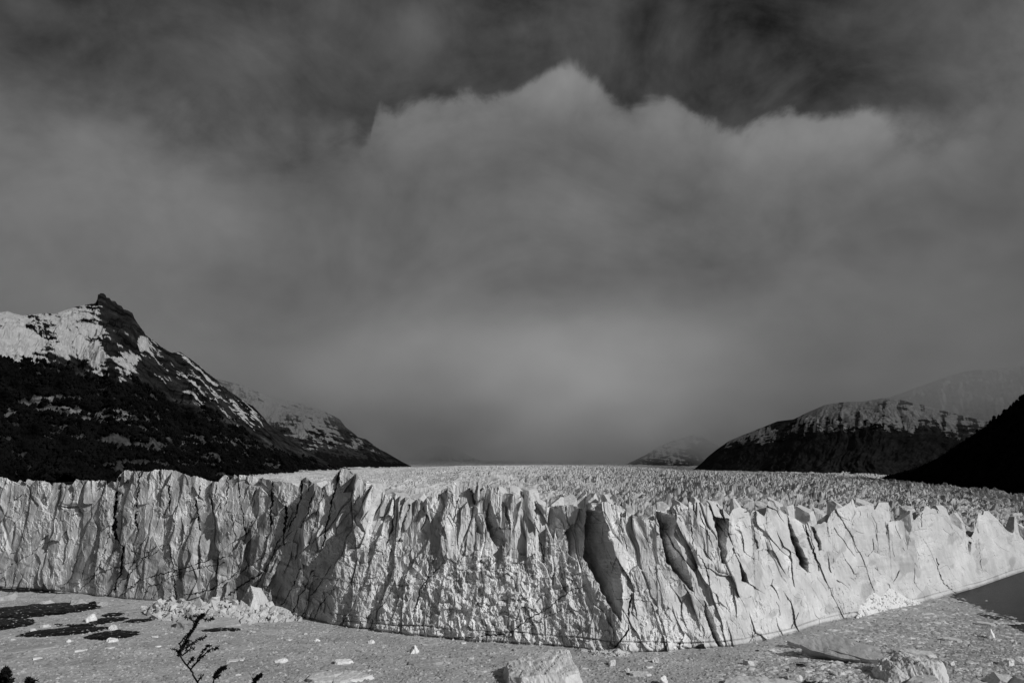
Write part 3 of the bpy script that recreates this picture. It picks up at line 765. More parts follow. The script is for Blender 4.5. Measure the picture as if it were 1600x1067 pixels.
RL = [(-160, 530, 1750), (-100, 512, 1950), (-40, 503, 2100), (0, 488, 2200), (12, 486, 2220), (22, 490, 2230), (35, 493, 2250), (45, 492, 2260), (60, 490, 2290), (75, 489, 2320), (85, 491, 2330), (100, 485, 2360), (120, 479, 2400), (135, 476, 2430), (149, 473.5, 2460), (152, 468, 2470), (152.8, 460, 2473), (156, 459.5, 2476), (157, 458, 2478), (162, 458.5, 2482), (165, 461, 2488), (166.5, 465, 2490), (171, 465.5, 2497), (174, 470, 2502), (180, 470.5, 2510), (184, 476, 2514), (190, 478, 2520), (193, 483, 2522), (200, 485, 2530), (207, 489, 2540), (210, 497, 2545), (215, 505, 2550), (220, 514, 2555), (225, 522, 2560), (235, 528, 2575), (243, 534, 2590), (255, 545, 2605), (268, 551, 2620), (282, 550, 2640), (290, 556, 2650), (300, 563, 2670), (312, 572, 2690), (322, 582, 2700), (330, 587, 2715), (345, 600, 2740), (360, 612, 2770), (372, 620, 2790), (385, 630, 2820), (395, 634, 2840), (410, 650, 2880), (418, 662, 2900), (430, 668, 2930), (445, 680, 2980), (460, 690, 3020), (480, 705, 3080), (500, 716, 3150), (520, 727, 3230), (540, 734, 3320), (570, 742, 3450)]
CL = [(0, 500, .5), (50, 500, .25), (100, 500, .45), (60, 520, .35), (0, 530, .9), (40, 550, .9), (120, 530, .75), (100, 550, .7), (70, 545, .2), (100, 562, -.2), (120, 575, -.3), (160, 464, -.25), (160, 482, .12), (180, 490, -.42), (200, 500, -.5), (212, 515, -.6), (150, 520, .5), (150, 550, .9), (175, 545, -.1), (190, 565, .3), (175, 520, -.3), (195, 535, -.2), (205, 563, .5), (200, 530, -.4), (225, 535, .5), (240, 555, .25), (230, 570, -.3), (255, 570, .1), (270, 590, .05), (300, 590, .05), (280, 570, -.15), (310, 610, .1), (260, 610, -.5), (340, 615, 0), (340, 640, -.2), (370, 640, .05), (400, 660, -.1), (420, 690, -.4), (450, 700, -.8), (500, 722, -1.2)]  # low values by the left spur paint its shaded flank as rock
TL = [(-160, 560), (0, 562), (40, 566), (100, 573), (130, 583), (180, 592), (215, 596), (240, 614), (280, 628), (320, 645), (360, 668), (400, 690), (450, 708), (520, 732), (570, 745)]
PATCH = [(330, 690, 60, 10, .05), (60, 660, 80, 14, .03), (220, 690, 80, 16, .03), (300, 725, 90, 10, .03), (420, 725, 50, 12, .03), (70, 632, 45, 13, .10), (150, 650, 60, 14, .10), (195, 648, 22, 16, .10), (12, 648, 16, 12, .12), (235, 662, 26, 12, .11), (95, 622, 40, 6, .06), (285, 705, 26, 14, .06), (330, 716, 20, 9, .04), (130, 682, 20, 10, .04), (250, 690, 30, 20, .02), (380, 700, 40, 20, .02), (120, 640, 25, 8, .1), (40, 700, 40, 20, .012), (380, 712, 14, 6, .05)]
ml = mountain('black wooded mountain with a pointed snowy rock summit beyond the cliff', RL, 2.0, (.50, -.866), CL, nt=1100, nv=420, amp=60, seed=300, off=.21, treeline=TL, rock=.016, patches=PATCH, base_z=35)

# forest of the near mountain: many small crowns in one mass
def forest(label, res, n, seed, smin, smax, pxr):
    X, Y, Z, PXm, PYm, fr, A = res
    g = np.random.default_rng(seed)
    idx = np.flatnonzero(((fr > 3) & (PXm > pxr[0]) & (PXm < pxr[1]) & (PYm < 775) & (A < .019)).ravel())
    w = 1.0
    idx = g.choice(idx, size=min(n, len(idx)), replace=False)
    c = np.stack([X.ravel()[idx], Y.ravel()[idx], Z.ravel()[idx]], 1) + g.normal(size=(len(idx), 3)) * [3, 3, 0]
    s = smin + (smax - smin) * g.random(len(idx)) ** 2
    h = s * (1.1 + .8 * g.random(len(idx)))
    k = 6
    ang = np.arange(k) / k * 2 * math.pi
    base = np.concatenate([np.stack([np.cos(ang), np.sin(ang), np.full(k, .45)], 1), [[0, 0, 1.0]], [[0, 0, -.1]]])
    vv = base[None] * np.stack([s, s, h * 1.6], 1)[:, None, :]
    vv = vv * (1 + .35 * (g.random((len(idx), k + 2, 1)) - .5)) + c[:, None, :]
    ff = np.array([[i, (i + 1) % k, k] for i in range(k)] + [[(i + 1) % k, i, k + 1] for i in range(k)])
    faces = (ff[None] + (np.arange(len(idx)) * (k + 2))[:, None, None]).reshape(-1, 3)
    me = raw_mesh('forest', vv.reshape(-1, 3), faces)
    link('forest', me, M_FOREST, None, label, 'forest', None, 'stuff')
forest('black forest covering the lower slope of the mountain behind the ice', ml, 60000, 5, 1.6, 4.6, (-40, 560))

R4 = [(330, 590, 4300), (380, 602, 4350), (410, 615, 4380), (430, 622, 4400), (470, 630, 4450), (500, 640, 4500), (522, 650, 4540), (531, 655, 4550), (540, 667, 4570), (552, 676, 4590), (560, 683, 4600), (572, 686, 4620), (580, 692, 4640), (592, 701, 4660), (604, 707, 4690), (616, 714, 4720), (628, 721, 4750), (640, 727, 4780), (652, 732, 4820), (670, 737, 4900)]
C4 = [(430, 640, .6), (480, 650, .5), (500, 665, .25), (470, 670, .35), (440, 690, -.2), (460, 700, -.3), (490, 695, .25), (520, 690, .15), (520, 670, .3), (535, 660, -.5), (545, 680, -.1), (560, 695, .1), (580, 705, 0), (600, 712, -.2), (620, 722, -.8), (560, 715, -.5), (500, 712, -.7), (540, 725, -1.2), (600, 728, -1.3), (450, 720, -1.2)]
mountain('half clouded snow streaked slope behind the foot of the dark mountain', R4, 1.9, (.3, -.95), C4, snowa=.20, nt=600, nv=240, amp=60, seed=340, treeline=[(330, 705), (480, 706), (540, 712), (600, 718), (680, 728)], rock=.025, forest=.006, base_z=60)  # snow greyer than on its neighbours: cloud shade put into its colour

RR1 = [(1060, 742, 4400), (1080, 736, 4350), (1095, 725, 4320), (1105, 714, 4300), (1120, 702, 4280), (1140, 688, 4250), (1160, 680, 4220), (1185, 670, 4180), (1200, 664, 4160), (1215, 658, 4140), (1240, 655, 4100), (1252, 649, 4080), (1262, 644, 4060), (1290, 632, 4020), (1320, 628, 3990), (1350, 627, 3960), (1380, 622, 3930), (1400, 623, 3900), (1440, 632, 3870), (1480, 643, 3820), (1540, 658, 3770), (1620, 672, 3720), (1720, 690, 3650)]
CR1 = [(1140, 692, .3), (1160, 688, .3), (1180, 682, .4), (1210, 662, -.4), (1230, 662, -.4), (1245, 668, .2), (1200, 682, .5), (1170, 700, -.3), (1150, 702, -.8), (1220, 685, .3), (1230, 700, -.5), (1270, 650, .5), (1300, 640, .6), (1330, 640, .5), (1280, 670, .25), (1300, 665, .1), (1290, 690, -.1), (1320, 655, .3), (1340, 660, .3), (1370, 640, .5), (1350, 680, -.2), (1390, 670, .2), (1420, 660, .5), (1400, 690, -.1), (1440, 690, -.5), (1480, 650, .3), (1300, 710, -1.0), (1200, 715, -1.3), (1120, 720, -1.3), (1400, 720, -1.2), (1550, 640, .2), (1600, 700, -1)]
mountain('long dark ridge with a snowy crest fading into cloud', RR1, 1.75, (-.62, -.78), CR1, snowa=.28, nt=800, nv=300, off=.14, kst=.4, kdn=1.1, amp=42, seed=370, treeline=[(1060, 730), (1110, 713), (1150, 698), (1200, 688), (1250, 677), (1300, 673), (1350, 668), (1400, 672), (1450, 680), (1720, 700)], rock=.024, forest=.017, base_z=40)

RR2 = [(1300, 650, 5600), (1340, 640, 5560), (1370, 628, 5530), (1400, 617, 5500), (1430, 606, 5460), (1450, 599, 5430), (1480, 588, 5400), (1500, 582, 5380), (1520, 578, 5350), (1545, 577, 5320), (1560, 574, 5300), (1600, 572, 5250), (1660, 560, 5200), (1740, 555, 5150)]
CR2 = [(1450, 610, .6), (1500, 590, .15), (1520, 582, -.3), (1550, 590, .4), (1580, 600, -.1), (1540, 620, .2), (1500, 640, 0), (1450, 650, .3), (1560, 650, -.1), (1600, 640, 0)]
mountain('cloud veiled snowy massif towering above the other right-hand slopes', RR2, 1.7, (-.6, -.8), CR2, off=-.1, kst=.4, kdn=.8, nt=500, nv=240, amp=70, seed=400, treeline=[(1300, 700), (1740, 690)], rock=.035, forest=.008, base_z=60)

RR3 = [(1300, 762, 2500), (1370, 752, 2420), (1410, 743, 2370), (1440, 733, 2330), (1465, 722, 2300), (1490, 704, 2260), (1515, 690, 2230), (1540, 672, 2200), (1560, 655, 2180), (1575, 644, 2160), (1590, 630, 2140), (1605, 617, 2120), (1640, 590, 2080), (1700, 545, 2000), (1780, 500, 1900)]
CR3 = [(1540, 680, -1), (1590, 640, -.3), (1600, 630, -.25), (1575, 650, -.2), (1560, 662, -.3), (1600, 680, -1.2), (1450, 740, -1.5), (1600, 740, -1.5), (1700, 560, .2)]
mr = mountain('near black wooded slope rising out of the picture', RR3, 1.7, (-.75, -.66), CR3, nt=500, nv=240, amp=35, seed=430, treeline=[(1300, 725), (1440, 705), (1540, 645), (1600, 592), (1780, 470)], rock=.02, forest=.010, base_z=25)
forest('black forest covering the near slope at the right edge of the glacier', mr, 26000, 6, 1.6, 4.6, (1380, 1660))

R5 = [(960, 735, 6600), (985, 722, 6600), (1010, 710, 6620), (1030, 697, 6640), (1045, 690, 6650), (1060, 686, 6650), (1075, 682, 6660), (1085, 678, 6660), (1095, 681, 6650), (1110, 690, 6650), (1130, 700, 6620), (1150, 712, 6600), (1180, 730, 6600)]
C5 = [(1020, 710, .1), (1040, 700, .4), (1060, 695, .4), (1085, 690, .2), (1085, 705, -.4), (1060, 712, .2), (1100, 710, .1), (1020, 722, -.2), (1080, 722, -.3), (1110, 700, -.3)]
mountain('small faint snowy peak at the head of the glacier', R5, 1.6, (-.3, -.95), C5, nt=300, nv=140, amp=40, seed=460, rock=.03, base_z=110)
R6 = [(630, 722, 7600), (655, 705, 7600), (672, 698, 7600), (690, 695, 7600), (705, 699, 7600), (720, 706, 7600), (750, 720, 7600)]
mountain('faint rocky knoll rising from the far ice under the cloud', R6, 1.5, (.0, -1), [(690, 700, -.2), (670, 710, .2), (710, 715, .2)], nt=200, nv=90, amp=25, seed=490, rock=.03, base_z=150)

# ------------------------------------------------------------------ lake
def plane_mesh(name, x0, x1, y0, y1, z):
    return raw_mesh(name, np.array([(x0, y0, z), (x1, y0, z), (x1, y1, z), (x0, y1, z)]), np.array([[0, 1, 2, 3]]))
link('water', plane_mesh('water', -3000, 4000, 120, 2600, -.25), M_WATER, None, 'dark open lake water beside the drifting ice', 'water', None, 'structure')
link('ground', plane_mesh('ground', -9000, 12000, -3000, 16000, -12), M_HILL, None, 'dark valley floor under the lake and the ice', 'ground', None, 'structure')

OPEN = [[(1478, 929), (1510, 914), (1600, 887), (1800, 830), (1900, 1040), (1700, 1010), (1600, 990), (1588, 984), (1573, 977), (1592, 972), (1572, 965), (1540, 953), (1515, 943), (1497, 935)],
        [(-300, 905), (0, 917), (60, 921), (112, 927), (60, 926), (0, 923), (-300, 912)],
        [(1525, 958), (1545, 960), (1570, 967), (1562, 969), (1535, 965)], [(1495, 936), (1512, 938), (1515, 941), (1500, 941)],
        [(1236, 1034), (1262, 1034), (1272, 1040), (1250, 1042), (1236, 1039)], [(1255, 1002), (1280, 1004), (1262, 1010)], [(1245, 1062), (1262, 1059), (1275, 1066), (1290, 1076), (1255, 1076)],
        [(1284, 1025), (1310, 1031), (1340, 1038), (1320, 1037)], [(92, 974), (110, 974), (118, 977), (100, 978)]]
def open_mask(px, py):
    m = np.zeros(px.shape, bool)
    for p in OPEN: m |= in_poly(px, py, p)
    return m
# slush sheet: one mass of packed brash
sx = np.arange(-420, 460, .9); sy = np.arange(225, 640, .9)
SX, SY = np.meshgrid(sx, sy)
SX = SX + (_hf((SX * 10).astype(np.int64), (SY * 10).astype(np.int64), 0, 3) - .5) * .7
SY = SY + (_hf((SX * 10).astype(np.int64), (SY * 10).astype(np.int64), 1, 3) - .5) * .7
sp, sq = to_px(SX, SY, SX * 0)
sa_ = np.arctan2(SX, SY); sd = np.hypot(SX, SY)
behind = sd > np.interp(sa_, AZ, BD) + 9
spw = sp + 9 * noise2(SX / 9, SY / 9, 501) + 2.5 * noise2(SX / 2, SY / 2, 502); sqw = sq + 2.6 * noise2(SX / 14, SY / 14, 503)
op = open_mask(spw, sqw)
rightside = sstep(1120, 1240, sp) * sstep(950, 985, sq + (sp - 1240) * .02)
gap = fbm2(SX / 7, SY / 4, 4, 505)
# loose, darker pack on the right: leads of water between the pieces
op |= (gap > .30 + .5 * (1 - sstep(1090, 1230, sp) * sstep(985, 1010, sq) * (1 - sstep(1330, 1460, sp))))
vis = (sp > -60) & (sp < 1660) & (sq < 1120) & ~behind & ~op
fm = vis[:-1, :-1] & vis[1:, :-1] & vis[:-1, 1:] & vis[1:, 1:]
SZ = .05 + .2 * fbm2(SX / 3.2, SY / 3.2, 3, 507) + .24 * (_hf((SX * 7).astype(np.int64), (SY * 7).astype(np.int64), 2, 9) - .5)
salb = 1.12 * (1 + .22 * fbm2(SX / 34, SY / 14, 4, 509)) * (1 + .28 * fbm2((SX + .35 * SY) / 9, (SY - .35 * SX) / 2.4, 4, 510)) * (1 - .20 * sstep(1000, 1200, sp)) * (1 + .1 * (_hf((SX * 7).astype(np.int64), (SY * 7).astype(np.int64), 4, 9) - .5))
me = raw_mesh('brash_ice', np.stack([SX, SY, SZ], -1).reshape(-1, 3), grid_faces(*SX.shape, fm))
attr(me, 'albedo', salb)
link('brash_ice', me, M_BRASH, None, 'grey slush of packed brash ice covering the lake below the cliff', 'brash ice', None, 'stuff')

# crumbs: tens of thousands of ice lumps in the slush, one mass
def crumbs(n, seed, smin, smax, pw, name, label, reg=None, amul=1.0, zb=0.0, flat=.45):
    g = np.random.default_rng(seed)
    if reg is None:
        px = g.uniform(-40, 1640, n); py = 915 + (1085 - 915) * g.random(n) ** .8
    else:
        px, py = reg(g, n)
    a, t = pa(px, py); d = -CAM_H / t
    x = d * np.sin(a); y = d * np.cos(a)
    ok = (d < np.interp(a, AZ, BD) - .3) & ~open_mask(px + g.normal(size=len(px)) * 7, py + g.normal(size=len(px)) * 1.6)
    x, y = x[ok], y[ok]; m = len(x)
    s = smin + (smax - smin) * g.random(m) ** pw
    base = np.array([[1, 0, 0], [.45, .85, 0], [-.55, .8, 0], [-1, -.05, 0], [-.4, -.9, 0], [.6, -.75, 0], [.2, .1, 1], [-.25, -.15, .85]])
    ff = np.array([[0, 1, 6], [1, 2, 6], [2, 7, 6], [2, 3, 7], [3, 4, 7], [4, 5, 7], [5, 6, 7], [5, 0, 6]])
    v = base[None] * (1 + .5 * (g.random((m, 8, 3)) - .5))
    v = v * np.stack([s, s * (.55 + .5 * g.random(m)), s * flat * (.5 + g.random(m))], 1)[:, None, :]
    th = g.random(m) * 6.283; c, sn = np.cos(th)[:, None], np.sin(th)[:, None]
    vx = v[..., 0] * c - v[..., 1] * sn + x[:, None]; vy = v[..., 0] * sn + v[..., 1] * c + y[:, None]
    vz = v[..., 2] + .0 + zb
    faces = (ff[None] + (np.arange(m) * 8)[:, None, None]).reshape(-1, 3)
    me = raw_mesh(name, np.stack([vx, vy, vz], -1).reshape(-1, 3), faces)
    attr(me, 'albedo', np.repeat(amul * (.55 + .75 * g.random(m)), 8))
    return link(name, me, M_BRASH, None, label, 'brash ice', None, 'stuff')
crumbs(90000, 31, .15, 1.2, 6, 'brash_ice', 'countless pale crumbs of ice frozen into the grey slush')
def regR(g, n):
    px = g.uniform(1120, 1640, n); py = 935 + 150 * g.random(n)
    k = py > 968 - (px - 1340) * .33
    return px[k], py[k]
crumbs(16000, 32, .3, 2.4, 4, 'brash_ice', 'loose flat ice flakes drifting in the darker slush by the open water', regR, 1.35, 0, .25)

# ------------------------------------------------------------------ icebergs and blocks
ni = place_ice
# black clear-ice bergs in the left of the lake
DK = [(-30, 131, 944, 966, 'longest black hump of clear ice in the slush below the left cliff', .34, 11), (-40, 37, 967, 986, 'black hump of clear ice cut by the picture edge', .40, 12), (52, 150, 980, 994, 'low black ice ridge dotted with white crumbs', .25, 13), (145, 208, 985, 1000, 'stubby black ice hump ending the low dotted ridge', .30, 14),
      (163, 190, 957, 964, 'little black ice lump before the rubble pile', .45, 15), (147, 191, 964, 973.5, 'slim black ice lump right of the small white block', .35, 16), (200, 234, 966.5, 973, 'smooth dark grey ice lens at the foot of the rubble', .35, 17), (116, 156, 974, 978.5, 'thin broken black ice streak between two humps', .3, 18), (320, 362, 981, 987, 'thin black ice sliver under the tilted grey slab', .25, 19), (360, 375, 982, 986.5, 'tiny black ice lump at the tip of a sliver', .4, 20)]
dome = lambda s: [(0, -.75, .65, .72), (0, .7, .7, .75), (-.5, -.3, 1, .78), (.45, -.2, 1, .76), (.1, .1, 1, .8), (-1, 0, .35, .95), (1, 0, .4, .95), (0, -1, .2, .85), (0, 1, .2, .9), (-.8, -.8, .4, .95), (.8, -.8, .4, .95), (-.8, .8, .4, .95), (.8, .8, .4, .95), (0, 0, -1, .5)]
def hump(px0, px1, pyt, pyb, label, depth, seed):
    cx = .5 * (px0 + px1); x, y, _ = at_z(cx, .5 * (pyb + pyt) + .12 * (pyb - pyt), 0)
    d = math.hypot(x, y); w = (px1 - px0) / FOC * d
    # the patch seen is mostly the low back of the hump: ground extent from its rows
    d0 = math.hypot(*at_z(cx, pyb, 0)[:2]); d1 = math.hypot(*at_z(cx, pyt, 0)[:2])
    dep = max((d1 - d0) * .82, 2.2); h = max(.25 * dep * abs(float(pa(cx, pyb)[1])), .5) * 1.1
    v, f = ico(5)
    r = 1 + .30 * fbm2(v[:, 0] * 4.5 + seed, v[:, 1] * 2.2 + v[:, 2], 5, seed, .6)
    p = v * r[:, None] * np.array([w / 2 * 1.04, dep / 2, h])[None]
    p[:, 0] += (v[:, 1]) * w * .02
    p += .35 * fbm2(p[:, 0] / 3, p[:, 1] / 3 + p[:, 2], 4, seed + 5)[:, None] * np.array([.3, .6, 1])
    p[:, 2] = np.maximum(p[:, 2] + .15, -.5)
    a = math.atan2(x, y); dm = .5 * (d0 + d1)
    link('iceberg', raw_mesh('iceberg', p, f), M_DARK, None, label, 'iceberg', 'black clear ice humps', loc=(dm * math.sin(a), dm * math.cos(a), 0), rotz=-a)
for (a_, b_, c_, d_, l_, dp, sd_) in DK: hump(a_, b_, c_, d_, l_, dp, sd_)

ni('iceberg', 776, 916, 1019, 1078, 'big flat topped berg with furrowed tilted top below the middle of the cliff', M_BERG, 41, .8, 5, planes=[(-.25, -.18, 1, .62), (.25, -.35, 1, .78), (-1, -.15, .25, .92), (1, .1, .2, .95), (0, -1, .25, .9), (0, 1, .1, .95), (.8, -.8, .2, 1.05), (-.75, -.8, .3, 1.0), (.8, .8, .1, 1.1), (-.8, .8, .2, 1.0), (0, 0, -1, .5)], rough=.045)
ni('iceberg', 1366, 1480, 1022, 1070, 'domed pale berg with dark melt hollows on its near side', M_BERG, 42, .75, 5, planes=[(-.5, -.25, 1, .7), (.2, .1, 1, .8), (.55, -.2, 1, .9), (1, -.1, .25, .95), (-1, -.2, .5, .9), (0, -1, .5, .8), (0, 1, .2, .9), (.8, -.8, .4, 1.0), (-.8, -.8, .5, .95), (.7, .8, .2, 1), (-.7, .8, .3, 1), (0, 0, -1, .5)], rough=.07)
ni('iceberg', 1420, 1478, 1054, 1078, 'smooth white block in front of the domed berg', M_BERG, 43, .7, 4, rough=.03)
ni('iceberg', 1545, 1592, 1053, 1074, 'wedge shaped berg with a shaded left face near the bottom edge', M_BERG, 44, .7, 4, planes=[(-.9, -.4, .6, .75), (.4, -.2, 1, .75), (1, 0, .3, .95), (0, -1, .3, .9), (0, 1, .2, .9), (0, 0, -1, .5)], rough=.03)
ni('iceberg', 1578, 1640, 1058, 1082, 'greyer berg beside the wedge and cut by the frame', M_GREYICE, 45, .7, 4, rough=.04)
ni('iceberg', 1541, 1557, 982, 998, 'small sharp white peak of a berg near the open water', M_WHITE, 46, .8, 4, planes=[(-.9, -.3, .55, .6), (.9, -.2, .5, .62), (0, -1, .4, .8), (0, 1, .4, .8), (0, 0, -1, .5)], rough=.05)
ni('iceberg', 1553, 1577, 990, 999, 'low white shoulder trailing right of the sharp small peak', M_BERG, 47, .7, 4, rough=.05)
ni('iceberg', 636, 658, 1007, 1021, 'small white double pointed berg alone in the grey slush', M_WHITE, 48, .7, 4, planes=[(-.9, -.3, .65, .62), (.9, -.2, .5, .66), (0, -1, .4, .8), (0, 1, .4, .8), (0, 0, -1, .5)], rough=.12)
ni('iceberg', 362, 430, 915, 968, 'tall pale pyramid of ice leaning on the cliff above the rubble', M_BERG, 49, .8, 5, planes=[(-.85, -.35, .42, .55), (.8, -.35, .5, .6), (.1, -1, .38, .7), (0, 1, .3, .8), (.3, -.3, 1, .92), (0, 0, -1, .5)], rough=.04)

# slabs: tilted plates with their own planes
def slab(px0, px1, pyt, pyb, label, mat, seed, thick=.3, tilt=(0, 0), yaw=0.0, depth=.5):
    cx = .5 * (px0 + px1); x, y, z = at_z(cx, pyb, 0)
    d = math.hypot(x, y); w = (px1 - px0) / FOC * d
    p, f = ice_body((w / 2, w * depth / 2, w * thick / 2), seed, 4, planes=[(0, 0, 1, .9), (0, 0, -1, .9), (1, .15, .1, .95), (-1, .1, 0, .95), (.1, 1, .1, .95), (0, -1, 0, .95), (.7, -.8, .1, 1.1), (-.7, .7, .1, 1.15), (-.8, -.6, 0, 1.15)], rough=.035)
    tx, ty = tilt
    c, s = math.cos(ty), math.sin(ty)
    p = np.stack([p[:, 0] * c + p[:, 2] * s, p[:, 1], -p[:, 0] * s + p[:, 2] * c], 1)
    c, s = math.cos(tx), math.sin(tx)
    p = np.stack([p[:, 0], p[:, 1] * c - p[:, 2] * s, p[:, 1] * s + p[:, 2] * c], 1)
    me = raw_mesh('ice_slab', p, f)
    top = CAM_H + (d + w * depth * .3) * float(pa(cx, pyt)[1])
    return link('ice_slab', me, mat, None, label, 'ice slab', None, loc=(x, y, min(top - p[:, 2].max(), -p[:, 2].min() * .55)), rotz=yaw - math.atan2(x, y))
slab(1285, 1374, 991, 1031, 'long smooth plate of ice tilted up out of the slush', M_GREYICE, 61, .22, (R(40), R(14)), R(-12), .30)
slab(1262, 1338, 998, 1030, 'dark hollow edged slab leaning against the long tilted plate', M_GREYICE, 62, .26, (R(50), R(16)), R(-14), .24)
slab(1236, 1290, 998, 1014, 'narrow low slab behind the dark hollow one', M_GREYICE, 63, .12, (R(10), R(8)), R(-12), .35)
slab(285, 372, 960, 977, 'grey overturned slab lying before the rubble pile', M_GREYICE, 64, .18, (R(14), R(5)), R(-8), .35)
slab(486, 568, 1034, 1060, 'broad flat floe with a lighter front edge in the slush', M_BERG, 65, .06, (R(2), R(1)), R(-5), .6)
slab(522, 578, 1046, 1062, 'long pale floe overlapping the broad flat one', M_BERG, 66, .10, (R(3), R(-2)), R(14), .45)
slab(524, 550, 1024, 1036, 'thick white floe behind the broad flat one', M_WHITE, 67, .22, (R(6), R(2)), R(5), .5)
slab(1138, 1250, 1050, 1076, 'wide rounded grey floe at the bottom edge right of the large berg', M_BERG, 68, .07, (R(3), R(0)), 0, .6)
slab(985, 1016, 1042, 1054, 'pale flat floe with a pointed end right of the large berg', M_BERG, 69, .14, (R(4), R(2)), R(8), .55)
slab(1398, 1420, 1004, 1022, 'upright little grey slab behind the domed berg', M_GREYICE, 70, .3, (R(20), R(8)), 0, .5)
slab(1412, 1456, 1012, 1024, 'pale level floe just behind the domed berg', M_BERG, 71, .14, (R(5), R(3)), R(4), .45)
slab(1476, 1500, 990, 1001, 'low grey floe midway between domed berg and open water', M_BERG, 72, .14, (R(6), R(3)), R(-8), .5)
slab(1530, 1552, 968, 976, 'pale floe at the rim of the pack ice beside dark water', M_BERG, 73, .14, (R(4), R(3)), R(-6), .5)
slab(640, 690, 1020, 1036, 'grey submerged floe beneath the double pointed berg', M_GREYICE, 74, .08, (R(2), 0), R(6), .5)
slab(355, 378, 1022, 1032, 'faint pale floe right of the dark twig', M_BERG, 75, .08, (R(2), 0), R(8), .5)
slab(20, 95, 1002, 1012, 'long pale streaked floe below the black ridges', M_GREYICE, 76, .012, (R(.6), 0), R(12), .4)

B = [(108, 134, 935, 948, 'grey rounded block between cliff and longest black hump', M_GREYICE), (138, 152, 939, 949, 'dark faced block right of the grey rounded one', M_DARK), (147, 166, 939, 948, 'pale half of the dark faced block', M_GREYICE), (64, 84, 937, 945, 'low pale lump left of the grey rounded block', M_BERG), (133, 150, 958, 972, 'white block at the tip of the longest black hump', M_WHITE), (-6, 22, 926, 939, 'grey block at the picture edge under the cliff', M_GREYICE), (65, 78, 974, 980, 'small white lump above the dotted black ridge', M_BERG), (170, 183, 975, 984, 'white lump above the stubby black hump', M_BERG), (48, 56, 981, 987, 'white lump at the left tip of the dotted black ridge', M_BERG), (166, 183, 995, 1003, 'white lump below the stubby black hump', M_WHITE), (104, 110, 998, 1003, 'tiny white lump below the dotted black ridge', M_WHITE), (575, 586, 998, 1005, 'small white lump off the middle cliff foot', M_WHITE), (490, 500, 997, 1002, 'small white lump below the left end of the low ledge', M_WHITE), (430, 450, 1027, 1035, 'bright floating lump between twigs and flat floes', M_WHITE), (1030, 1044, 1055, 1070, 'bright rough lump at the bottom beside the wide grey floe', M_WHITE), (975, 984, 1042, 1051, 'pointed pale lump left of the pale flat floe', M_BERG), (1020, 1030, 1026, 1036, 'pale lump close to the prow of the cliff', M_BERG), (950, 962, 1030, 1040, 'pale lump below the prow of the cliff', M_BERG), (1560, 1582, 1027, 1040, 'heap of white brash near the right edge', M_WHITE), (1586, 1606, 1025, 1040, 'heap of pale brash cut by the right edge', M_BERG), (1472, 1490, 1030, 1040, 'pale lump right of the domed berg', M_BERG), (1508, 1524, 1033, 1038, 'flat white lump between domed berg and brash heap', M_BERG), (1196, 1214, 1012, 1020, 'pale lump below the ledge of the right cliff', M_BERG), (1232, 1256, 1052, 1064, 'pale rough lump left of the domed berg', M_BERG), (1300, 1322, 1046, 1056, 'rough pale lump below the long tilted plate', M_BERG), (1340, 1352, 1036, 1046, 'pale lump under the end of the long tilted plate', M_BERG), (1162, 1180, 1030, 1040, 'pale flat lump above the wide rounded floe', M_BERG), (880, 892, 1030, 1040, 'pale stone-like lump on the far side of the large berg', M_BERG), (800, 808, 1012, 1017, 'dark grey lump perched behind the large berg', M_GREYICE)]
for i, (a_, b_, c_, d_, l_, m_) in enumerate(B):
    ni('ice_block', a_, b_, c_, d_, l_, m_, 120 + i, .8, 3, 'ice block', None, None, .12)

# fallen ice against the cliff: a heap of blocks, one mass each
def heap(label, x0, x1, crest, foot, n, seed, mat, smin, smax, power=2.5):
    g = np.random.default_rng(seed)
    VV = []; FF = []; o = 0
    # underlying mound
    na, nb_ = 140, 26
    pxs = np.linspace(x0, x1, na)
    cy = np.interp(pxs, [q[0] for q in crest], [q[1] for q in crest]); fy = np.interp(pxs, [q[0] for q in foot], [q[1] for q in foot])
    af, tf = pa(pxs, fy); df = -CAM_H / tf
    ac, tc = pa(pxs, cy); dc = np.minimum(df + 16, np.interp(ac, AZ, BD) + (4 if x0 < 600 else .5)); dc = np.maximum(dc, df + 3)
    zc = np.maximum(CAM_H + dc * tc, .5)
    w = np.linspace(0, 1, nb_)[:, None]
    Dm = df + (dc - df) * w; Zm = zc * w ** .9 - .25
    Xm = Dm * np.sin(af); Ym = Dm * np.cos(af)
    Zm = Zm + (.8 * fbm2(Xm / 3, Ym / 3, 4, seed) + facets(Xm / 2.2, Ym / 2.2, seed + 1, .5, .8, .8)[0]) * np.sin(np.pi * np.clip(w * .9 + .05, 0, 1))
    mv = np.stack([Xm, Ym, Zm], -1)
    VV.append(mv.reshape(-1, 3)); q = grid_faces(nb_, na); FF.append(np.concatenate([q[:, [0, 1, 2]], q[:, [0, 2, 3]]])); o = na * nb_
    for i in range(n):
        a_ = g.integers(0, na); b_ = int(g.random() ** 1.1 * (nb_ - 1))
        s = smin + (smax - smin) * g.random() ** power
        v0, f0 = CHUNK[g.integers(0, len(CHUNK))]
        qm, _ = np.linalg.qr(g.normal(size=(3, 3)))
        p = (v0 * (s * (.5 + .8 * g.random(3)))[None]) @ qm.T
        VV.append(p + mv[b_, a_] + [0, 0, -s * (.0 if x0 < 600 else .25)]); FF.append(f0 + o); o += len(v0)
    P_ = np.concatenate(VV); c = P_.mean(0); c[2] = 0
    me = raw_mesh('ice_rubble', P_ - c, np.concatenate(FF))
    return link('ice_rubble', me, mat, None, label, 'ice rubble', None, None, loc=c)
chunk_lib()
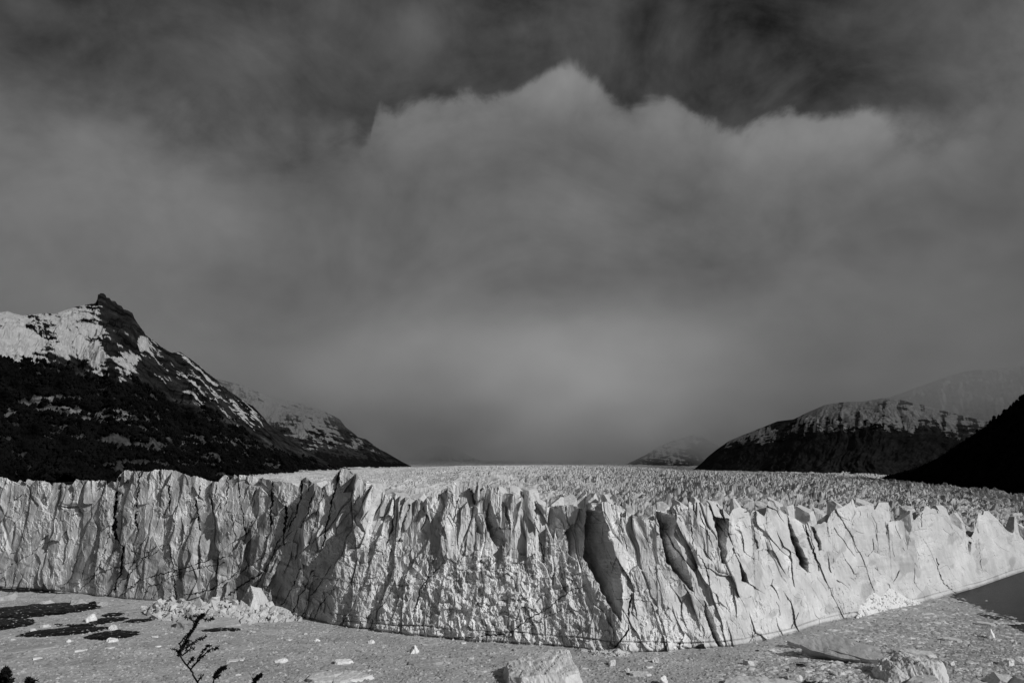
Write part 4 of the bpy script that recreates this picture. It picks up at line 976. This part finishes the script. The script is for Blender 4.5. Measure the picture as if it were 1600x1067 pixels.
heap('heap of broken white ice fallen at the foot of the left cliff', 225, 468, [(225, 951), (245, 940), (262, 934), (275, 937), (300, 938), (315, 940), (330, 936), (350, 938), (368, 938), (385, 946), (405, 948), (420, 944), (440, 947), (455, 955), (468, 966)], [(225, 956), (240, 966), (300, 973), (380, 974), (430, 971), (468, 970)], 1500, 71, M_RUB, .22, 3.4, 6)
heap('bright heap of fresh snowy ice slumped against the right cliff', 1338, 1442, [(1338, 962), (1346, 944), (1360, 930), (1368, 924), (1378, 932), (1385, 925), (1392, 918), (1402, 922), (1414, 930), (1428, 936), (1442, 941)], [(1338, 966), (1390, 952), (1442, 943)], 420, 72, M_RUB2, .3, 1.6, 3)
heap('low spill of ice lumps under the prow of the cliff', 905, 985, [(905, 1016), (925, 1012), (945, 1014), (965, 1010), (985, 1018)], [(905, 1022), (945, 1027), (985, 1026)], 300, 73, M_RUB, .2, 1.3, 3)

# small floating lumps, each its own object, alike
LUMP = []
for i in range(5):
    p, f = ice_body((1, .7, .35), 700 + i, 2, nplanes=12, rough=.08)
    p[:, 2] = np.maximum(p[:, 2], -.1)
    me = raw_mesh('floating_ice_lump', p, f); me.materials.append(M_WHITE if i % 2 else M_BERG)
    LUMP.append(me)
g = np.random.default_rng(77); cnt = 0
while cnt < 170:
    px, py = g.uniform(5, 1595), g.uniform(935, 1064)
    x, y, _ = at_z(px, py)
    d = math.hypot(x, y); a = math.atan2(x, y)
    if d > np.interp(a, AZ, BD) - 6: continue
    if px < 520 and py < 975 and px > 215: continue
    if open_mask(np.array([px]), np.array([py]))[0] and g.random() < .85: continue
    if px < 700 and g.random() < .45: continue
    s = .55 + 1.5 * g.random() ** 3
    o = link('floating_ice_lump', LUMP[cnt % 5], None, None, 'small white lump of ice afloat in the grey brash, no bigger than its many neighbours', 'ice lump', 'small lumps of ice scattered over the brash', loc=(x, y, .0), rotz=g.uniform(0, 6.28))
    o.scale = (s, s, s); cnt += 1

# ------------------------------------------------------------------ foreground hillside and shrubs
hx = np.linspace(-60, 60, 90); hy = np.linspace(-30, 182, 160)
HX, HY = np.meshgrid(hx, hy)
def hill_z(x, y):
    return 72.2 - .43 * np.maximum(y, 0) + .15 * np.sin(x * .7) - .05 * np.minimum(y, 0) * 0 + .25 * fbm2(np.asarray(x, float) / 5, np.asarray(y, float) / 5, 4, 601)
HZ = hill_z(HX, HY)
HX2 = HX * (1 + np.maximum(HY, 0) / 25)
HZ = np.maximum(HZ, -6)
link('hillside', grid_mesh('hillside', np.stack([HX2, HY, HZ], -1), True), M_HILL, None, 'steep dark bank the viewer stands on above the lake', 'hillside', None, 'structure')

def tube(pts, r0, r1, k=6):
    pts = np.array(pts, float); n = len(pts)
    t = np.gradient(pts, axis=0); t /= np.linalg.norm(t, axis=1)[:, None] + 1e-9
    up = np.array([.3, 1, .2]); a = np.cross(t, up); a /= np.linalg.norm(a, axis=1)[:, None]; b = np.cross(t, a)
    r = np.linspace(r0, r1, n)[:, None, None]
    an = np.arange(k) / k * 2 * math.pi
    ring = pts[:, None, :] + r * (np.cos(an)[None, :, None] * a[:, None, :] + np.sin(an)[None, :, None] * b[:, None, :])
    f = []
    for i in range(n - 1):
        for j in range(k): f.append([i * k + j, i * k + (j + 1) % k, (i + 1) * k + (j + 1) % k, (i + 1) * k + j])
    return ring.reshape(-1, 3), np.array(f)

def shrub(label, dist, stems, seed, leafpx=(3.2, 6.5), dens=.55, group=None, wood=2.0):
    """stems: list of (pixel polyline, leafy from 0..1). Wood and leaves in front of the lake."""
    g = np.random.default_rng(seed)
    mpp = dist / FOC
    root_px = stems[0][0][0]
    rx, ry, rz = at_d(root_px[0], root_px[1], dist)
    gz = float(hill_z(np.array(rx), np.array(ry)))
    org = np.array([rx, ry, gz])
    o = link('shrub', None, None, None, label, 'shrub', group, loc=tuple(org))
    WV, WF, wo = [], [], 0
    LV = []
    for si, (pl, lf0) in enumerate(stems):
        dd = g.normal() * .06 * (si > 0)
        pts = []
        for i, (x, y) in enumerate(pl):
            pts.append(at_d(x, y, dist + dd * i))
        if si == 0 or lf0 < 0:   # carry the stem down to the ground
            p0 = np.array(pts[0]); gg = np.array([p0[0] + .02, p0[1], float(hill_z(p0[0] + .02, p0[1])) - .05])
            pts = [tuple(gg + (p0 - gg) * k_ + np.array([math.sin(k_ * 5) * .03, 0, 0])) for k_ in (0, .3, .6, .85)] + pts
            lf0 = abs(lf0)
        pts = np.array(pts)
        n2 = max(8, len(pts) * 3)
        s_ = np.linspace(0, len(pts) - 1, n2)
        pts = np.stack([np.interp(s_, np.arange(len(pts)), pts[:, c]) for c in range(3)], 1)
        pts[1:-1] += g.normal(size=(n2 - 2, 3)) * mpp * .5
        v, f = tube(pts, wood * mpp * (1 if si == 0 else .7), .45 * mpp)
        WV.append(v); WF.append(f + wo); wo += len(v)
        # leaf clusters at nodes
        total = np.linalg.norm(np.diff(pts, axis=0), axis=1).sum()
        vis = total / mpp
        nn = int(vis * dens)
        for q in range(nn):
            u = lf0 + (1 - lf0) * (q + g.random()) / nn
            i = u * (n2 - 1); i0 = min(int(i), n2 - 2)
            c = pts[i0] + (pts[i0 + 1] - pts[i0]) * (i - i0)
            tdir = pts[i0 + 1] - pts[i0]; tdir /= np.linalg.norm(tdir) + 1e-9
            for l in range(g.integers(3, 6)):
                dv = g.normal(size=3) + tdir * .7; dv /= np.linalg.norm(dv)
                sd = np.cross(dv, g.normal(size=3)); sd /= np.linalg.norm(sd) + 1e-9
                L = g.uniform(*leafpx) * mpp; W = L * g.uniform(.16, .26)
                nrm = np.cross(dv, sd) * L * .08
                LV.append([c, c + dv * L * .55 + sd * W + nrm, c + dv * L, c + dv * L * .55 - sd * W + nrm])
    me = raw_mesh('stem', np.concatenate(WV) - org, np.concatenate(WF), True); link('stem', me, M_TWIG, o)
    LV = np.array(LV).reshape(-1, 3); me = raw_mesh('foliage', LV - org, np.arange(len(LV)).reshape(-1, 4)); link('foliage', me, M_LEAF, o)
    return o
shrub('dark twiggy shrub with the tallest bent stem in front of the slush', 7.0, [
    ([(311, 1072), (308, 1063), (302, 1055), (297, 1045), (290, 1036), (284, 1027), (279, 1020), (285, 1012), (290, 1003), (294, 993), (300, 985), (305, 977), (309, 968), (315, 961), (318, 960)], .52),
    ([(279, 1020), (274, 1015), (268, 1014)], .2), ([(290, 1012), (297, 1008), (303, 1003), (310, 998), (316, 996), (322, 992)], .15), ([(293, 1038), (298, 1030), (303, 1026)], .2),
    ([(298, 1046), (302, 1039), (308, 1034), (313, 1028), (319, 1022), (326, 1017), (331, 1012), (338, 1013), (340, 1011)], .08), ([(306, 1036), (312, 1026), (318, 1015), (324, 1008), (330, 1008)], .2), ([(284, 1024), (292, 1018), (298, 1012), (304, 1012)], .1),
    ([(309, 967), (302, 970), (295, 965), (289, 964)], .2), ([(309, 966), (318, 966), (326, 968), (333, 967)], .2), ([(311, 962), (306, 962), (300, 963)], .3), ([(309, 1064), (313, 1059), (317, 1055)], .5),
    ([(288, 1010), (284, 1012), (281, 1004), (286, 998), (291, 992)], .1), ([(290, 1016), (296, 1004), (294, 996)], .0)], 5, dens=.40, leafpx=(2.4, 5.0), wood=1.6)
shrub('single leafy twig beside the tall bent shrub', 6.4, [([(331, 1072), (334, 1064), (337, 1055), (341, 1049), (346, 1044), (351, 1042)], .62), ([(336, 1058), (340, 1056), (342, 1057)], .2), ([(332, 1069), (326, 1068)], .1)], 6, dens=.22, leafpx=(2.6, 5.2))
shrub('lone small leafy twig tip at the bottom edge', 6.8, [([(394, 1074), (396, 1066), (399, 1061), (404, 1057), (408, 1054)], .6), ([(397, 1064), (394, 1058)], .2)], 7, dens=.22, leafpx=(2.6, 5.2))
shrub('dense black bush in the bottom left corner', 9.0, [([(6, 1078), (6, 1066), (8, 1054), (9, 1047)], .6), ([(6, 1070), (0, 1060), (-4, 1056)], .1), ([(8, 1072), (14, 1062), (19, 1064)], .1), ([(4, 1064), (10, 1056), (12, 1050)], .0), ([(0, 1070), (4, 1058), (3, 1050)], 0), ([(10, 1074), (16, 1068), (20, 1068)], 0), ([(2, 1072), (8, 1062), (14, 1058)], 0), ([(-4, 1072), (-2, 1062), (2, 1058)], 0)], 8, leafpx=(4, 8), dens=.5)
shrub('small black bush just right of the corner bush', 9.0, [([(48, 1080), (47, 1070), (45, 1062)], .6), ([(48, 1074), (53, 1064), (55, 1064)], .1), ([(47, 1074), (41, 1066)], .1), ([(48, 1072), (50, 1064)], 0)], 9, leafpx=(4, 7), dens=.5)

# ------------------------------------------------------------------ cloud bank hugging the far slopes
def cloud_bank():
    m = bpy.data.materials.new('cloud_air'); m.use_nodes = True
    nt = m.node_tree; nt.nodes.clear()
    out = nt.nodes.new('ShaderNodeOutputMaterial')
    vol = nt.nodes.new('ShaderNodeVolumePrincipled')
    vol.inputs['Color'].default_value = (.74, .74, .74, 1)
    vol.inputs['Anisotropy'].default_value = 0
    p = posn(nt)
    sep = nt.nodes.new('ShaderNodeSeparateXYZ'); nt.links.new(p, sep.inputs[0])
    X, Y, Z = sep.outputs
    n1 = noise_node(nt, mapping(nt, p, (.0006, .0006, .0011)), 1.0, 5, .6)
    n3 = noise_node(nt, mapping(nt, p, (.0011, .0005, .0016), (0, .3, 0)), 1.0, 4, .55)
    gx = mth(nt, 'DIVIDE', mth(nt, 'SUBTRACT', mth(nt, 'ADD', X, mth(nt, 'MULTIPLY', mth(nt, 'SUBTRACT', n1, .5), 1800)), 250), 850)
    glow = mth(nt, 'MULTIPLY', mth(nt, 'POWER', 2.71828, mth(nt, 'MULTIPLY', mth(nt, 'MULTIPLY', gx, gx), -1)), .30)  # sunlit brightening of the mid-valley mist, painted into the cloud colour
    cval = mth(nt, 'ADD', mth(nt, 'ADD', maprange(nt, n3, .3, .7, .36, .72), glow), 0)
    grey_c = nt.nodes.new('ShaderNodeCombineColor')
    for i in range(3): nt.links.new(cval, grey_c.inputs[i])
    nt.links.new(grey_c.outputs[0], vol.inputs['Color'])
    n2 = noise_node(nt, mapping(nt, p, (.0022, .0022, .0035)), 1.0, 4, .6)
    # cloud base: high over the near slopes, on the ice at the valley head
    base = maprange(nt, Y, 3800, 6700, 320, -110)
    right = mth(nt, 'ADD', maprange(nt, X, 1150, 2000, 50, -250), maprange(nt, X, -1500, -600, -330, 0))
    base = mth(nt, 'ADD', base, right)
    nz = mth(nt, 'ADD', mth(nt, 'MULTIPLY', mth(nt, 'SUBTRACT', n1, .5), 700), mth(nt, 'MULTIPLY', mth(nt, 'SUBTRACT', n2, .5), 320))
    h = mth(nt, 'SUBTRACT', mth(nt, 'ADD', Z, nz), base)
    d = maprange(nt, h, 0, 380, 0, 1, True)
    d = mth(nt, 'MULTIPLY', d, maprange(nt, mth(nt, 'ADD', Y, mth(nt, 'MAXIMUM', mth(nt, 'MULTIPLY', X, .42), mth(nt, 'MULTIPLY', X, -.25))), 3200, 4200, 0, 1, True))
    d = mth(nt, 'MULTIPLY', d, maprange(nt, mth(nt, 'ADD', Z, mth(nt, 'MULTIPLY', mth(nt, 'SUBTRACT', n1, .5), 1500)), 150, 1120, 1, 0, True))
    nt.links.new(mth(nt, 'MULTIPLY', d, .0019), vol.inputs['Density'])
    nt.links.new(vol.outputs[0], out.inputs['Volume'])
    x0, x1, y0, y1, z0, z1 = -4200, 6200, 2250, 9400, 20, 1250
    v = np.array([(x, y, z) for z in (z0, z1) for y in (y0, y1) for x in (x0, x1)], float)
    f = np.array([[0, 2, 3, 1], [4, 5, 7, 6], [0, 1, 5, 4], [2, 6, 7, 3], [0, 4, 6, 2], [1, 3, 7, 5]])
    link('cloud', raw_mesh('cloud', v, f), m, None, 'grey cloud bank swallowing the far slopes and the head of the glacier', 'cloud', None, 'stuff')
cloud_bank()

# ------------------------------------------------------------------ sky and sun
SUN_AZ, SUN_EL = R(52), R(29)          # to the right of and behind the viewer
sd = np.array([math.sin(SUN_AZ) * math.cos(SUN_EL), -math.cos(SUN_AZ) * math.cos(SUN_EL), math.sin(SUN_EL)])
lamp = bpy.data.lights.new('sun', 'SUN'); lamp.energy = 3.0; lamp.angle = R(.5); lamp.color = (1, 1, 1)
sun = bpy.data.objects.new('sun', lamp); COL.objects.link(sun)
from mathutils import Vector
sun.rotation_euler = Vector((-sd[0], -sd[1], -sd[2])).to_track_quat('-Z', 'Y').to_euler()
sun.location = (300, -200, 400)

W = bpy.data.worlds.new('World'); SC.world = W; W.use_nodes = True
nt = W.node_tree; nt.nodes.clear()
out = nt.nodes.new('ShaderNodeOutputWorld'); bg = nt.nodes.new('ShaderNodeBackground')
sky = nt.nodes.new('ShaderNodeTexSky'); sky.sky_type = 'NISHITA'; sky.sun_disc = False
sky.sun_elevation = SUN_EL; sky.sun_rotation = math.atan2(sd[0], sd[1])
sepc = nt.nodes.new('ShaderNodeSeparateColor'); nt.links.new(sky.outputs[0], sepc.inputs[0])
tc = nt.nodes.new('ShaderNodeTexCoord'); vec = tc.outputs['Generated']
sx_ = nt.nodes.new('ShaderNodeSeparateXYZ'); nt.links.new(vec, sx_.inputs[0])
azn = mth(nt, 'ARCTAN2', sx_.outputs[0], sx_.outputs[1])
ten = mth(nt, 'DIVIDE', sx_.outputs[2], mth(nt, 'SQRT', mth(nt, 'ADD', mth(nt, 'MULTIPLY', sx_.outputs[0], sx_.outputs[0]), mth(nt, 'MULTIPLY', sx_.outputs[1], sx_.outputs[1]))))
nA = noise_node(nt, vec, 3.2, 9, .58, .25)
nB = noise_node(nt, mapping(nt, vec, (1, 1, 1.2)), 9.0, 12, .62, .5)
nD = noise_node(nt, mapping(nt, vec, (1, 1, 1.5), (.2, .5, .1)), 4.5, 10, .6, .8)
def billow(scale, k):
    off = nt.nodes.new('ShaderNodeVectorMath'); off.operation = 'MULTIPLY_ADD'
    nn = nt.nodes.new('ShaderNodeTexNoise'); nn.inputs['Scale'].default_value = scale * 1.3; nn.inputs['Detail'].default_value = 6
    nt.links.new(vec, nn.inputs['Vector'])
    nt.links.new(nn.outputs['Color'], off.inputs[0]); off.inputs[1].default_value = (k / scale,) * 3; nt.links.new(vec, off.inputs[2])
    v = nt.nodes.new('ShaderNodeTexVoronoi'); v.feature = 'F1'; v.inputs['Scale'].default_value = scale
    nt.links.new(off.outputs[0], v.inputs['Vector'])
    return v.outputs['Distance']
v1 = billow(7.5, .7); v2 = billow(19.0, .8); v3 = billow(46.0, .9)
puff = mth(nt, 'ADD', mth(nt, 'MULTIPLY', mth(nt, 'SUBTRACT', .42, v1), .60), mth(nt, 'ADD', mth(nt, 'MULTIPLY', mth(nt, 'SUBTRACT', .42, v2), .28), mth(nt, 'MULTIPLY', mth(nt, 'SUBTRACT', .42, v3), .14)))
nC = noise_node(nt, mapping(nt, vec, (1.4, 1, 1.6), (.4, .2, .5)), 2.0, 6, .5)
def ctr(n, k): return mth(nt, 'MULTIPLY', mth(nt, 'SUBTRACT', n, .5), k)
# top of the big cloud bank
EDGEC = [(-100, 60), (60, 120), (200, 130), (320, 158), (400, 138), (470, 148), (540, 165), (575, 200), (592, 152), (620, 155), (660, 132), (700, 136), (760, 136), (805, 128), (832, 113), (855, 102), (880, 99), (905, 102), (932, 116), (970, 146), (1030, 152), (1060, 156), (1100, 180), (1150, 196), (1190, 176), (1230, 166), (1260, 180), (1320, 178), (1380, 165), (1450, 155), (1520, 110), (1600, 40), (1700, 10)]
ca_, ct_ = pa([q[0] for q in EDGEC], [q[1] for q in EDGEC])
fc = nt.nodes.new('ShaderNodeFloatCurve'); cv = fc.mapping.curves[0]
A0, A1, T0, T1 = -.7, .7, .3, 1.0
xs = (ca_ - A0) / (A1 - A0); ys = (ct_ - T0) / (T1 - T0)
cv.points[0].location = (0, float(ys[0])); cv.points[1].location = (1, float(ys[-1]))
for x, y in zip(xs, ys): cv.points.new(float(x), float(y))
fc.mapping.update()
nt.links.new(maprange(nt, azn, A0, A1, 0, 1), fc.inputs['Value'])
edge = maprange(nt, fc.outputs[0], 0, 1, T0, T1)
hh = mth(nt, 'SUBTRACT', mth(nt, 'ADD', edge, mth(nt, 'ADD', mth(nt, 'MULTIPLY', puff, .045), ctr(nB, .075))), ten)
aL, aM = float(pa(470, 160)[0]), float(pa(590, 160)[0]); aR, aS = float(pa(1330, 160)[0]), float(pa(1480, 160)[0])
wid = mth(nt, 'ADD', maprange(nt, azn, aL, aM, .12, .018, True), maprange(nt, azn, aR, aS, 0, .06, True))
mask = maprange(nt, mth(nt, 'DIVIDE', hh, wid), -.25, 1, 0, 1, True)
def blob(px, py, rx, ry, amp):
    a, t = pa(px, py)
    u = mth(nt, 'MULTIPLY', mth(nt, 'SUBTRACT', azn, float(a)), FOC / rx)
    v = mth(nt, 'MULTIPLY', mth(nt, 'SUBTRACT', ten, float(t)), FOC / ry)
    r2 = mth(nt, 'ADD', mth(nt, 'MULTIPLY', u, u), mth(nt, 'MULTIPLY', v, v))
    return mth(nt, 'MULTIPLY', mth(nt, 'POWER', 2.71828, mth(nt, 'MULTIPLY', r2, -1)), amp)
BL = [(880, 135, 100, 60, .06), (150, 330, 260, 130, .05), (640, 200, 90, 60, .02), (1000, 200, 90, 50, .02), (740, 640, 90, 70, .02), (1480, 230, 120, 90, .02), (900, 300, 120, 60, .012), (350, 300, 120, 70, .015), (380, 150, 90, 30, .02), (1230, 215, 170, 70, .06), (700, 200, 130, 60, .02), (650, 300, 140, 140, .015), (1400, 250, 120, 80, .02), (830, 610, 220, 90, .035), (1020, 640, 120, 60, .02), (790, 270, 80, 50, -.02), (960, 440, 220, 70, -.014), (1410, 340, 150, 60, -.02), (300, 480, 200, 80, -.018), (470, 560, 170, 80, -.025), (1250, 560, 220, 80, -.022), (1550, 450, 200, 150, -.022), (60, 420, 120, 60, .0), (300, 180, 150, 50, -.01), (560, 200, 40, 60, -.03), (500, 370, 200, 80, .01), (1180, 350, 120, 60, .012), (1480, 560, 200, 80, -.03)]
rimc = mth(nt, 'MULTIPLY', mth(nt, 'SUBTRACT', 1, maprange(nt, hh, 0, .11, 0, 1, True)), mth(nt, 'ADD', .032, mth(nt, 'ADD', ctr(nB, .10), mth(nt, 'MULTIPLY', puff, .12))))
val = mth(nt, 'ADD', mth(nt, 'ADD', ctr(nC, .06), rimc), mth(nt, 'ADD', ctr(nA, .10), mth(nt, 'ADD', mth(nt, 'ADD', ctr(nB, .03), mth(nt, 'MULTIPLY', puff, .055)), ctr(nD, .12))))
val = mth(nt, 'ADD', val, .128)
for b_ in BL: val = mth(nt, 'ADD', val, blob(*b_))
# the dark sky above, with thin veils
veil = mth(nt, 'ADD', ctr(nA, .12), mth(nt, 'ADD', ctr(nB, .06), mth(nt, 'ADD', mth(nt, 'MULTIPLY', puff, .05), ctr(nD, .14))))
up = mth(nt, 'ADD', mth(nt, 'MULTIPLY', sepc.outputs[0], .05), veil)
for b_ in [(650, 45, 55, 70, .045), (250, 60, 260, 60, .018), (1290, 40, 70, 45, .02), (1560, 60, 120, 120, .045), (20, 150, 100, 60, .02), (850, 30, 80, 40, .012), (430, 90, 80, 60, .01)]: up = mth(nt, 'ADD', up, blob(*b_))
fin = mth(nt, 'ADD', mth(nt, 'MULTIPLY', mask, val), mth(nt, 'MULTIPLY', mth(nt, 'SUBTRACT', 1, mask), up))
fin = mth(nt, 'MAXIMUM', fin, .012)
cc = nt.nodes.new('ShaderNodeCombineColor')
for i in range(3): nt.links.new(mth(nt, 'MULTIPLY', fin, 10.0), cc.inputs[i])
nt.links.new(cc.outputs[0], bg.inputs[0]); bg.inputs[1].default_value = .1
nt.links.new(bg.outputs[0], out.inputs[0])

# ------------------------------------------------------------------ camera and render settings
cam = bpy.data.cameras.new('camera'); cam.sensor_width = 36; cam.lens = 36 * FOC / 1600
cam.clip_start = .2; cam.clip_end = 40000
co = bpy.data.objects.new('camera', cam); COL.objects.link(co)
co.location = (0, 0, CAM_H); co.rotation_euler = (math.pi / 2 + PITCH, 0, 0)
SC.camera = co
vs = SC.view_settings; vs.view_transform = 'Standard'; vs.look = 'None'; vs.exposure = 0; vs.gamma = 1; vs.use_curve_mapping = False
SC.cycles.use_denoising = True
SC.cycles.volume_step_rate = 1.0; SC.cycles.volume_bounces = 2
SC.cycles.max_bounces = 6; SC.cycles.diffuse_bounces = 3
